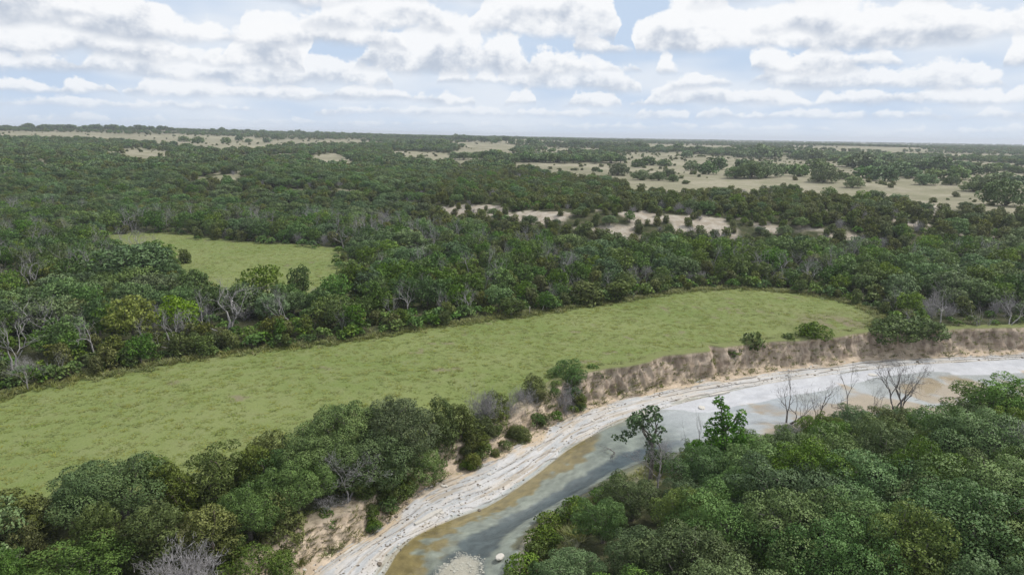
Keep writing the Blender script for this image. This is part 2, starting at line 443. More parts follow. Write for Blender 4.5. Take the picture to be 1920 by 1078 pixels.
def bank_mat():
    m, n, out = mat_base('eroded creek bank')
    pos = n.new('ShaderNodeNewGeometry').outputs['Position']
    h = n.attr('hfrac').outputs['Fac']; sand = n.attr('sand').outputs['Fac']; top = n.attr('turf').outputs['Fac']
    mp = n.new('ShaderNodeMapping'); n.l.new(pos, mp.inputs[0]); mp.inputs['Scale'].default_value = (1, 1, 0.42)
    streak = n.noise(mp.outputs[0], 1.0, 6, 0.66)
    mp2 = n.new('ShaderNodeMapping'); n.l.new(pos, mp2.inputs[0]); mp2.inputs['Scale'].default_value = (0.25, 0.25, 1.6)
    strata = n.noise(mp2.outputs[0], 1.3, 4, 0.6)
    blot = n.noise(pos, 0.35, 5, 0.6)
    fine = n.noise(pos, 4.0, 4, 0.65)
    c = n.mix(n.ss(streak, 0.36, 0.62), (0.25, 0.195, 0.148), (0.47, 0.385, 0.30))
    c = n.mix(n.ss(strata, 0.5, 0.72, 0, 0.5), c, (0.44, 0.345, 0.245))
    tan = n.mix(n.ss(strata, 0.35, 0.65), (0.42, 0.335, 0.24), (0.60, 0.49, 0.37))
    tan = n.mix(n.ss(fine, 0.58, 0.7, 0, 0.7), tan, (0.22, 0.17, 0.11))
    low = n.m('MULTIPLY', n.ss(n.m('MULTIPLY_ADD', n.m('SUBTRACT', blot, 0.5), 1.6, h), 0.40, 0.08), 0.75)
    c = n.mix(n.m('MAXIMUM', low, sand), c, tan)
    weed = n.ss(n.m('ADD', blot, n.m('MULTIPLY', fine, 0.35)), 0.80, 0.88, 0, 0.75)
    c = n.mix(weed, c, (0.14, 0.145, 0.06))
    c = n.mix(top, c, n.mix(fine, (0.12, 0.145, 0.048), (0.22, 0.235, 0.10)))
    p = n.new('ShaderNodeBsdfPrincipled'); n.l.new(c, p.inputs['Base Color'])
    p.inputs['Roughness'].default_value = 0.95; p.inputs['Specular IOR Level'].default_value = 0.05
    bp = n.new('ShaderNodeBump'); bp.inputs['Strength'].default_value = 0.5; bp.inputs['Distance'].default_value = 0.2
    n.l.new(n.m('ADD', streak, n.m('MULTIPLY', fine, 0.4)), bp.inputs['Height']); n.l.new(bp.outputs[0], p.inputs['Normal'])
    n.l.new(p.outputs[0], out.inputs[0]); return m
M['bank'] = bank_mat()

def bed_mat():
    m, n, out = mat_base('creek bed rock')
    pos = n.new('ShaderNodeNewGeometry').outputs['Position']
    base = n.attr('bed').outputs['Color']; crack = n.attr('crack').outputs['Fac']; wet = n.attr('wet').outputs['Fac']
    fine = n.noise(pos, 2.6, 6, 0.7); mid = n.noise(pos, 0.5, 5, 0.6)
    v = n.m('MULTIPLY_ADD', fine, 0.5, n.m('MULTIPLY_ADD', mid, 0.35, 0.57))
    vm = n.new('ShaderNodeVectorMath', operation='SCALE'); n.l.new(base, vm.inputs[0]); n.l.new(v, vm.inputs['Scale'])
    c = n.mix(crack, vm.outputs[0], (0.17, 0.15, 0.125))
    c = n.mix(n.m('MULTIPLY', n.ss(fine, 0.64, 0.72), n.m('SUBTRACT', 1.0, wet)), c, (0.22, 0.19, 0.14))
    p = n.new('ShaderNodeBsdfPrincipled'); n.l.new(c, p.inputs['Base Color'])
    n.l.new(n.m('MULTIPLY_ADD', wet, -0.45, 0.85), p.inputs['Roughness']); p.inputs['Specular IOR Level'].default_value = 0.3
    bp = n.new('ShaderNodeBump'); bp.inputs['Strength'].default_value = 0.5; bp.inputs['Distance'].default_value = 0.1
    n.l.new(fine, bp.inputs['Height']); n.l.new(bp.outputs[0], p.inputs['Normal'])
    n.l.new(p.outputs[0], out.inputs[0]); return m
M['bed'] = bed_mat()

def water_mat():
    m, n, out = mat_base('shallow clear water')
    pos = n.new('ShaderNodeNewGeometry').outputs['Position']
    bp = n.new('ShaderNodeBump'); bp.inputs['Strength'].default_value = 0.10; bp.inputs['Distance'].default_value = 0.04
    n.l.new(n.noise(pos, 3.0, 3, 0.5), bp.inputs['Height'])
    fr = n.new('ShaderNodeFresnel'); fr.inputs[0].default_value = 1.33; n.l.new(bp.outputs[0], fr.inputs['Normal'])
    tr = n.new('ShaderNodeBsdfTransparent'); tr.inputs[0].default_value = (0.93, 0.955, 0.945, 1)
    gl = n.new('ShaderNodeBsdfGlossy'); gl.inputs['Roughness'].default_value = 0.05; n.l.new(bp.outputs[0], gl.inputs['Normal'])
    mx = n.new('ShaderNodeMixShader'); n.l.new(fr.outputs[0], mx.inputs[0]); n.l.new(tr.outputs[0], mx.inputs[1]); n.l.new(gl.outputs[0], mx.inputs[2])
    n.l.new(mx.outputs[0], out.inputs[0]); return m
M['water'] = water_mat()
def plain(name, c, rough=0.9):
    m, n, out = mat_base(name)
    f = n.noise(n.new('ShaderNodeTexCoord').outputs['Object'], 6.0, 4, 0.6)
    p = n.new('ShaderNodeBsdfPrincipled'); n.l.new(n.mix(f, tuple(x * 0.75 for x in c), tuple(min(1, x * 1.2) for x in c)), p.inputs['Base Color'])
    p.inputs['Roughness'].default_value = rough; n.l.new(p.outputs[0], out.inputs[0]); return m
M['limestone'] = plain('pale limestone', (0.54, 0.51, 0.45))
M['white'] = plain('white siding', (0.75, 0.73, 0.69))
M['roofm'] = plain('pale metal roof', (0.55, 0.55, 0.56), 0.5)
M['post'] = plain('weathered post', (0.40, 0.37, 0.32))
M['glass'] = plain('window glass', (0.06, 0.07, 0.09), 0.2)

# ------------------------------------------------------------------ zones of the land
UPPER = [(-260, 800), (-60, 757), (0, 745), (120, 714), (250, 690), (420, 663), (640, 640), (780, 617), (900, 600), (1000, 588), (1100, 573), (1190, 558), (1280, 545), (1360, 540), (1430, 542), (1520, 552), (1590, 566), (1640, 585), (1655, 605), (1650, 622), (1640, 634)]
UP_W = Gp(UPPER)
iT0 = int(np.argmin(np.abs(SPAR + 3))); iT1 = int(np.argmin(np.abs(SPAR - 13.9)))
T_edge = Tc[iT0:iT1:6]
MEADOW = np.vstack([UP_W, T_edge[::-1]])
FIELD2 = Gp([(160, 472), (200, 440), (260, 436), (340, 436), (420, 450), (520, 455), (600, 462), (652, 470), (650, 488), (668, 505), (678, 530), (640, 562), (520, 570), (420, 565), (330, 555), (312, 520), (310, 498), (280, 478)])
FIELD3 = Gp([(-60, 512), (45, 512), (62, 530), (30, 545), (-60, 548)])
STRAW = [Gp(p) for p in (
    [(940, 308), (1000, 304), (1130, 305), (1180, 298), (1120, 288), (1180, 285), (1260, 288), (1330, 291), (1460, 297), (1590, 304), (1660, 318), (1800, 322), (1960, 326), (2100, 332), (2100, 392), (1960, 396), (1900, 402), (1830, 396), (1740, 394), (1640, 384), (1560, 378), (1480, 364), (1400, 362), (1290, 370), (1215, 360), (1120, 345), (1030, 332)],
    [(838, 268), (880, 266), (950, 270), (985, 278), (970, 296), (850, 294)],
    [(190, 279), (318, 276), (328, 304), (240, 306)],
    [(585, 290), (660, 288), (655, 316), (590, 316)],
    [(408, 312), (458, 312), (455, 346), (412, 346)],
    [(-80, 246), (120, 248), (240, 253), (330, 252), (480, 260), (640, 262), (720, 264), (640, 274), (520, 278), (430, 286), (370, 288), (330, 276), (250, 269), (100, 263), (-80, 261)],
    [(60, 295), (85, 295), (85, 314), (60, 314)], [(120, 292), (145, 292), (145, 312), (120, 312)],
    [(700, 283), (830, 286), (900, 298), (930, 310), (860, 312), (760, 302)], [(900, 262), (1060, 266), (1060, 271), (920, 270)], [(1000, 276), (1130, 279), (1130, 287), (1010, 286)],
    [(1180, 271), (1400, 275), (1400, 281), (1200, 279)], [(1600, 281), (1900, 291), (1900, 300), (1620, 291)], [(1480, 274), (1750, 279), (1750, 284), (1500, 281)], [(1700, 300), (1930, 308), (1930, 318), (1740, 311)],
)]
BARE = Gp([(760, 395), (870, 384), (930, 384), (960, 398), (1050, 392), (1150, 394), (1250, 400), (1350, 408), (1450, 420), (1600, 436), (1610, 455), (1500, 452), (1400, 448), (1300, 440), (1230, 455), (1170, 450), (1080, 432), (1000, 425), (930, 412), (860, 408)])
BARE2 = [Gp(p) for p in ([(1715, 385), (1760, 385), (1758, 400), (1720, 400)], [(1790, 430), (1815, 430), (1812, 442), (1790, 442)], [(1545, 392), (1580, 395), (1575, 402), (1545, 400)], [(1690, 418), (1725, 415), (1725, 428), (1695, 430)], [(1860, 432), (1880, 432), (1878, 452), (1862, 452)], [(1850, 455), (1872, 458), (1868, 470), (1850, 468)])]

STRIP = Gp([(-260, 1080), (-60, 1015), (0, 995), (140, 975), (300, 940), (420, 915), (520, 890), (600, 865), (700, 838), (800, 838), (870, 815), (940, 780), (1000, 748), (1060, 742), (1090, 760), (1000, 815), (930, 835), (850, 850), (780, 905), (700, 975), (620, 1000), (540, 1060), (430, 1130), (200, 1300), (-200, 1400), (-400, 1300)])
# ------------------------------------------------------------------ the ground sheet
azs = np.concatenate([np.arange(-180, -50, 2.5), np.arange(-50, 50, 0.22), np.arange(50, 180.01, 2.5)])
rs = [0.5]
while rs[-1] < 9500:
    r = rs[-1]
    rs.append(r + (3.0 if r < 36 else r * 0.0088 if r < 480 else r * 0.02))
rs = np.array(rs)
RR, AA = np.meshgrid(rs, np.radians(azs), indexing='ij')
GX, GY = RR * np.sin(AA), RR * np.cos(AA)
GZ = terrain(GX, GY)
GZ = GZ - np.where(RR > 5000, (RR - 5000) * 0.004, 0)
jx = GX + fbm(GX / 6, GY / 6, 41, 3) * 3.0 * np.clip(RR / 120, 0.5, 6); jy = GY + fbm(GX / 6, GY / 6, 47, 3) * 3.0 * np.clip(RR / 120, 0.5, 6)
jx2 = GX + fbm(GX / 3, GY / 3, 43, 2) * 1.2; jy2 = GY + fbm(GX / 3, GY / 3, 44, 2) * 1.2
mask = np.zeros(GX.shape + (3,))
mask[..., 0] = np.maximum.reduce([inside(MEADOW, jx2, jy2), inside(FIELD2, jx2, jy2), inside(FIELD3, jx2, jy2)]).astype(float)
instr = inside(STRIP, jx2, jy2)
mask[..., 0] *= np.where(instr, 0.15, 1.0)
for P in STRAW: mask[..., 1] = np.maximum(mask[..., 1], inside(P, jx, jy) * (0.8 + 0.2 * sm(fbm(GX / 40, GY / 40, 67, 3) * 3 + 0.5)))
mask[..., 2] = np.maximum(mask[..., 2], inside(BARE, jx, jy) * sm((fbm(GX / 16, GY / 12, 66, 3) + 0.20) / 0.12))
for P in BARE2: mask[..., 2] = np.maximum(mask[..., 2], inside(P, jx, jy))
# open ground showing among far trees
opn = 0.09 + 0.21 * sm((-GX - 10) / 60)
mask[..., 1] = np.maximum(mask[..., 1], sm((fbm(GX / 45, GY / 30, 61, 3) - opn) / 0.15) * sm((RR - 300) / 60) * 0.85)
mask[..., 1] = np.maximum(mask[..., 1], sm((RR - 800) / 700) * 0.6)
patch = sm((fbm(GX / 4.0, GY / 2.2, 71, 3) - 0.45) / 0.12) * 0.8
# bare margins: cliff edge, meadow end on the right
dT, _ = dist_line(Tc, GX, GY)
patch = np.maximum(patch, sm((dT + 2.5) / 2.5) * (dT < 3) * 0.7 * sm((fbm(GX / 4, GY / 4, 75, 3) + 0.25) / 0.3))
pe = G(1570, 605)
patch = np.maximum(patch, np.exp(-(((GX - pe[0]) / 9) ** 2 + ((GY - pe[1]) / 7) ** 2)) * sm((fbm(GX / 3, GY / 3, 76, 3) + 0.35) / 0.4))
me = raw_mesh('ground', np.stack([GX, GY, GZ], -1).reshape(-1, 3), gridF(*GX.shape)[:, ::-1], M['land'], True)
cattr(me, 'mask', mask.reshape(-1, 3)); fattr(me, 'patch', patch.ravel())
structure('ground', me)

# ------------------------------------------------------------------ creek bank (eroded cliff)
NR = 46
c = np.linspace(0, 1, NR)[:, None]
prof_in = np.where(c < 0.12, 1.0, np.interp(c, [0.12, 0.2, 0.3, 0.75, 1.0], [1.0, 0.80, 0.74, 0.30, -0.25]))
hz = np.where(c < 0.12, 1.0, np.interp(c, [0.12, 0.16, 0.3, 0.75, 1.0], [1.0, 0.93, 0.72, 0.14, 0.0]))
arc = ARC[None, :]
flute = (np.abs(fbm(arc / 1.7 + 0 * c, c * 1.3, 81, 3)) * 1.5 + fbm(arc / 5.0 + 0 * c, c * 2, 84, 3) * 1.0 + fbm(arc / 0.6 + 0 * c, c * 5, 88, 2) * 0.22) * sm((c - 0.12) / 0.15) * sm((1.02 - c) / 0.2) * np.interp(SPAR, [0, 6.5, 8, 22], [0.55, 0.55, 0.85, 0.85])[None, :]
wid = np.linalg.norm(Tc - Bs, axis=1)[None, :]
topz = hill(Tc[:, 0], Tc[:, 1])[None, :] + 0.03 - drop(np.zeros(NS), np.arange(NS))[None, :]
off = prof_in * wid + flute
inl = np.where(c < 0.12, wid + (0.12 - c) / 0.12 * 2.2, off)
PXb = Bs[None, :, 0] + INL[None, :, 0] * inl; PYb = Bs[None, :, 1] + INL[None, :, 1] * inl
PZb = -4.72 + (topz + 4.72) * hz + fbm(arc / 1.1, c * 6, 91, 3) * 0.25 * sm((c - .15) / .1)
tz = hill(PXb, PYb) + 0.05 - drop(-(0.12 - c) / 0.12 * 2.2 + 0 * PXb, np.arange(NS)[None, :] + 0 * PXb)
PZb = np.where(c < 0.125, tz - (c < 0.01) * 0.2, PZb)
me = raw_mesh('creek_bank', np.stack([PXb, PYb, PZb], -1).reshape(-1, 3), gridF(NR, NS), M['bank'], True)
fattr(me, 'hfrac', (hz + 0 * arc).ravel())
sandw = np.interp(SPAR, [-4, 6.6, 7.6, 22], [0.92, 0.85, 0.0, 0.0])[None, :] + 0 * c
fattr(me, 'sand', (sandw * sm((c - .12) / .1)).ravel())
fattr(me, 'turf', (sm((0.17 - c) / 0.05) * np.interp(SPAR, [6.2, 7.2], [0.2, 1.0])[None, :]).ravel())
structure('creek_bank', me)

# ------------------------------------------------------------------ creek bed with stepped limestone ledges
NT1, NT2, NT3 = 64, 90, 14
tl = np.linspace(-0.12, 1, NT1)[:, None]                       # bank foot -> water edge
sarc = ARC[None, :]
wob2 = fbm(sarc / 9.0 + 0 * tl, tl * 1.2, 101, 4) * 0.22 + fbm(sarc / 1.6 + 0 * tl, tl * 3, 105, 3) * 0.035
q = np.clip((tl + wob2), -0.1, 1.05)
nst = np.interp(SPAR, [-4, 2, 5, 8, 12, 22], [7, 7, 6, 4, 3, 3])[None, :]
fl = q * nst; stp = np.floor(fl); fr_ = fl - stp
zled = -4.62 - (stp + sm((fr_ - 0.86) / 0.14)) / nst * 0.46
zled = zled + fbm(sarc / 0.8 + 0 * tl, tl * 9, 107, 2) * 0.04
crack = np.exp(-((fr_ - 0.95) / 0.06) ** 2) * sm((fbm(sarc / 5.0 + 0 * tl, stp * 3.7, 109, 3) + 0.22) / 0.25)
crack = np.clip(crack, 0, 1) * (tl > 0.03)
A1 = Bs[None] * (1 - tl[..., None]) + Lc[None] * tl[..., None]
tw = np.linspace(0, 1, NT2 + 1)[1:, None]                      # water edge -> far edge
A2 = Lc[None] * (1 - tw[..., None]) + Rc[None] * tw[..., None]
sp_ = SPAR[None, :] + 0 * tw
deep = np.exp(-((tw - np.interp(sp_, [0, 3, 5, 7, 9], [.60, .62, .60, .72, .7])) / np.interp(sp_, [0, 3, 6, 9], [.27, .20, .16, .2])) ** 2) * sm((9.2 - sp_) / 1.6)
deep = deep * sm((sp_ + 6) / 3)
nz = fbm(sarc / 3.0 + 0 * tw, tw * 6, 111, 4)
zbed = WL - 0.05 - 0.12 * sm(tw / 0.15) + nz * 0.05 - deep * 0.55
zbed = np.where(tw < 0.05, WL - 0.08 + (0.05 - tw) * 0.8, zbed)
shoal = sm((sp_ - 8.2) / 1.5) * sm((0.62 - tw) / 0.3)
zbed = zbed * (1 - shoal) + shoal * (WL + 0.045 - tw * 0.16 + fbm(sarc / 22.0 + 0 * tw, tw * 5, 117, 3) * 0.04)
bar = np.exp(-(((sp_ - 0.9) / 1.35) ** 2 + ((tw - 0.585) / 0.15) ** 2) * 1.2)
bar = np.clip(bar + 0.30 * fbm(sarc / 4.0 + 0 * tw, tw * 5, 113, 4) * sm(bar * 4), 0, 1)
zbed = zbed + np.minimum(bar, 0.42) * 1.0 + bar * nz * 0.12
rise = sm((tw - 0.93) / 0.1)
zbed = zbed + rise * 0.25
tk = np.linspace(0, 1, NT3 + 1)[1:, None]
A3 = Rc[None] + (-INL[None]) * tk[..., None] * 6.5
zk = terrain(A3[..., 0], A3[..., 1]) + 0.05
zk = np.maximum(zk, WL - 0.05 + tk * 0.5) * 1.0
zk = zk - (tk > 0.95) * 0.4
XY = np.concatenate([A1, A2, A3], 0); ZZ = np.concatenate([zled, zbed, zk], 0)
white = np.array([0.52, 0.51, 0.495]); cream = np.array([0.49, 0.44, 0.37]); tanc = np.array([0.50, 0.40, 0.28])
algae = np.array([0.24, 0.19, 0.085]); dark = np.array([0.085, 0.105, 0.11]); pale = np.array([0.25, 0.265, 0.225]); silt = np.array([0.43, 0.32, 0.20])
def lerp(a, b, t): return a + (b - a) * t[..., None]
nn = fbm(sarc / 4.0 + 0 * tl, tl * 4, 121, 4)
C1 = lerp(np.broadcast_to(white, q.shape + (3,)), cream, np.clip(0.4 + nn * 1.2 - q * 0.35, 0, 1))
C1 = lerp(C1, tanc, sm((0.26 + nn * 0.3 - tl) / 0.16))
C1 = lerp(C1, np.array([0.40, 0.41, 0.41]), sm((fbm(sarc / 3.2 + 0 * tl, tl * 14, 127, 4) - 0.0) / 0.25) * 0.85)
C1 = lerp(C1, np.array([0.36, 0.30, 0.22]), sm((fbm(sarc / 7.0 + 0 * tl, tl * 22, 128, 4) - 0.16) / 0.2) * 0.7)
C1 = lerp(C1, np.array([0.40, 0.35, 0.26]), sm((tl - 0.955) / 0.03) * 0.6)
nb = fbm(sarc / 6.0 + 0 * tw, tw * 2.5, 123, 5)
nb2 = fbm(sarc / 2.0 + 0 * tw, tw * 7, 129, 4)
dn = sm((9.3 - sp_) / 1.4)                                      # downstream pool
C2a = lerp(np.broadcast_to(pale, sp_.shape + (3,)), algae, sm((0.35 + nb * 0.26 + nb2 * 0.22 - tw) / 0.11) * sm((7.7 + nb - sp_) / 0.6))
C2a = lerp(C2a, dark, sm((deep + nb2 * 0.35 - 0.32) / 0.38))
C2a = lerp(C2a, np.array([0.25, 0.27, 0.235]), sm((tw - 0.82) / 0.05) * (sp_ < 4.6))
wetw = np.array([0.47, 0.475, 0.485])
C2b = lerp(np.broadcast_to(wetw, sp_.shape + (3,)), silt, sm((tw + nb * 0.55 + nb2 * 0.15 - np.interp(sp_, [8, 10, 12, 22], [0.75, 0.48, 0.36, 0.30])) / 0.16) * 0.8)
C2b = lerp(C2b, np.array([0.40, 0.41, 0.43]), sm((fbm(sarc / 12.0 + 0 * tw, tw * 9, 130, 4) - 0.02) / 0.3) * 0.55)
C2 = lerp(C2b, C2a, dn)
C2 = C2 * (1 + (0.12 + 0.33 * dn) * fbm(sarc / 1.3 + 0 * tw, tw * 16, 133, 4))[..., None]
C2 = lerp(C2, np.array([0.15, 0.145, 0.085]), sm((tw - 0.90 + nb2 * 0.08) / 0.06) * ((sp_ < 1.3) | (sp_ > 2.5)))
C2 = lerp(C2, np.array([0.45, 0.41, 0.34]), sm((bar - 0.16) / 0.3))
nk = fbm(sarc / 4.0 + 0 * tk, tk * 3, 125, 4)
gk = np.interp(SPAR, [-4, 1.2, 1.6, 2.4, 2.8, 22], [1, 1, 0.0, 0.0, 0.8, 0.9])[None, :]
C3 = lerp(np.broadcast_to(np.array([0.56, 0.49, 0.40]), nk.shape + (3,)), np.array([0.10, 0.115, 0.045]), np.clip(gk * sm((tk + nk * 0.4 + 0.10) / 0.14), 0, 1))
CC = np.concatenate([C1, C2, C3], 0)
CK = np.concatenate([crack, 0 * nb + 0.0, 0 * nk], 0)
WT = np.concatenate([sm((tl - 0.9) / 0.1) + 0 * q, sm((WL + 0.03 - zbed) / 0.05), 0 * nk], 0)
me = raw_mesh('creek_bed', np.concatenate([XY, ZZ[..., None]], -1).reshape(-1, 3), gridF(XY.shape[0], NS), M['bed'], True)
cattr(me, 'bed', CC.reshape(-1, 3)); fattr(me, 'crack', CK.ravel()); fattr(me, 'wet', WT.ravel())
structure('creek_bed', me)
# water
tv = np.linspace(-0.08, 1.0, 12)[:, None, None]
WX = Lc[None] * (1 - tv) + (Rc - INL * 1.2)[None] * tv
me = raw_mesh('water', np.concatenate([WX, np.full(WX.shape[:2] + (1,), WL)], -1).reshape(-1, 3), gridF(12, NS)[:, ::-1], M['water'], True)
structure('creek_water', me)

# ------------------------------------------------------------------ plant builders
def unit(v): return v / np.maximum(np.linalg.norm(v, axis=-1, keepdims=True), 1e-9)
class Tubes:
    def __init__(s): s.V = []; s.F = []; s.n = 0
    def add(s, pts, rad, sides=5):
        pts = np.asarray(pts, float); k = len(pts)
        d = np.gradient(pts, axis=0); d = unit(d)
        ref = np.where(np.abs(d[:, 2:3]) > 0.9, np.array([[1.0, 0, 0]]), np.array([[0, 0, 1.0]]))
        a = unit(np.cross(d, ref)); b = np.cross(d, a)
        th = np.linspace(0, 2 * math.pi, sides, endpoint=False)
        ring = pts[:, None] + (a[:, None] * np.cos(th)[None, :, None] + b[:, None] * np.sin(th)[None, :, None]) * np.asarray(rad)[:, None, None]
        s.V.append(ring.reshape(-1, 3))
        i, j = np.meshgrid(np.arange(k - 1), np.arange(sides), indexing='ij')
        p = i * sides + j; pn = i * sides + (j + 1) % sides
        s.F.append(np.stack([p, pn, pn + sides, p + sides], -1).reshape(-1, 4) + s.n)
        s.n += k * sides
    def mesh(s, name, mat): return raw_mesh(name, np.vstack(s.V), np.vstack(s.F), mat, True)

def leaf_mesh(name, C, N, L, Wd, rnd, lobe, mat, rg, updir=0.0, SN=None):
    n = len(C)
    t = unit(rg.normal(size=(n, 3)) + np.array([0, 0, updir]))
    N = unit(N)
    t = unit(t - N * np.sum(t * N, 1, keepdims=True)); b = np.cross(N, t)
    L = L[:, None] * 0.5; Wd = Wd[:, None] * 0.5
    sk = rg.uniform(-0.35, 0.35, (n, 1))
    V = np.stack([C + t * L, C + b * Wd + t * L * sk, C - t * L, C - b * Wd + t * L * rg.uniform(-0.35, 0.35, (n, 1))], 1).reshape(-1, 3)
    F = np.arange(4 * n).reshape(n, 4)
    me = raw_mesh(name, V, F, mat, SN is not None)
    if SN is not None:      # leaves are shaded as the clump they belong to
        at = me.attributes.new('custom_normal', 'FLOAT_VECTOR', 'POINT'); at.data.foreach_set('vector', np.repeat(unit(SN), 4, 0).astype(np.float32).ravel())
    fattr(me, 'rnd', np.repeat(rnd, 4)); fattr(me, 'lobe', np.repeat(lobe, 4))
    return me

def fill_lobes(lobes, rg, leaf_l, leaf_w, dens, up=0.35, low=0.35, inner=0.10, jit=0.75, squash=0.8):
    """leaves over the outside of overlapping lobes (x, y, z, r)"""
    Lb = np.array(lobes); Cs, Ns, Lo, Sn = [], [], [], []
    for i, (x, y, z, r) in enumerate(Lb):
        n = int(dens * 4 * math.pi * r * r / (0.5 * leaf_l * leaf_w) * 0.75)
        d = unit(rg.normal(size=(n, 3)))
        d = d[(d[:, 2] > -0.25) | (rg.random(n) < low)]
        n = len(d)
        m_ = 9 + int(r * 5)
        sub = unit(rg.normal(size=(m_, 3)) + np.array([0, 0, 0.25])); dots = d @ sub.T
        bi = dots.argmax(1); cosb = dots[np.arange(n), bi]; sd_ = sub[bi]
        ang = np.arccos(np.clip(cosb, -1, 1)); g_ = np.sqrt(np.clip(1 - (ang / 0.78) ** 2, 0, 1))
        rad = r * (0.66 + 0.46 * g_ * (0.75 + 0.5 * ((bi * 0.618) % 1))) * (1 - rg.random(n) ** 2 * 0.25)
        dn = d * 0.7 + (d - sd_) * 1.1
        p = np.array([x, y, z]) + d * rad[:, None] * np.array([1, 1, squash])
        q = (p[:, None, :] - Lb[None, :, :3]) / np.array([1, 1, squash])
        ins = (np.linalg.norm(q, axis=2) < Lb[None, :, 3] * 0.72); ins[:, i] = False
        keep = ~ins.any(1) | (rg.random(n) < inner)
        d0 = d[keep]; p, d = p[keep], dn[keep]
        Sn.append(d0 * 0.5 + d + np.array([0, 0, up * 0.6]) + rg.normal(size=d.shape) * 0.32)
        Cs.append(p); Ns.append(d + np.array([0, 0, up]) + rg.normal(size=d.shape) * jit * 1.15); Lo.append(np.full(len(p), rg.random()))
    return np.vstack(Cs), np.vstack(Ns), np.concatenate(Lo), np.vstack(Sn)

def limb(tb, a, b, r0, r1, rg, seg=5, sides=5, bow=0.15):
    a = np.asarray(a, float); b = np.asarray(b, float)
    t = np.linspace(0, 1, seg)[:, None]; L = np.linalg.norm(b - a)
    off = rg.normal(size=3) * L * bow; off[2] = abs(off[2]) * 0.6
    p = a + (b - a) * t + off * np.sin(t * math.pi) + rg.normal(size=(seg, 3)) * L * 0.025 * np.sin(t * math.pi)
    tb.add(p, np.linspace(r0, r1, seg), sides)

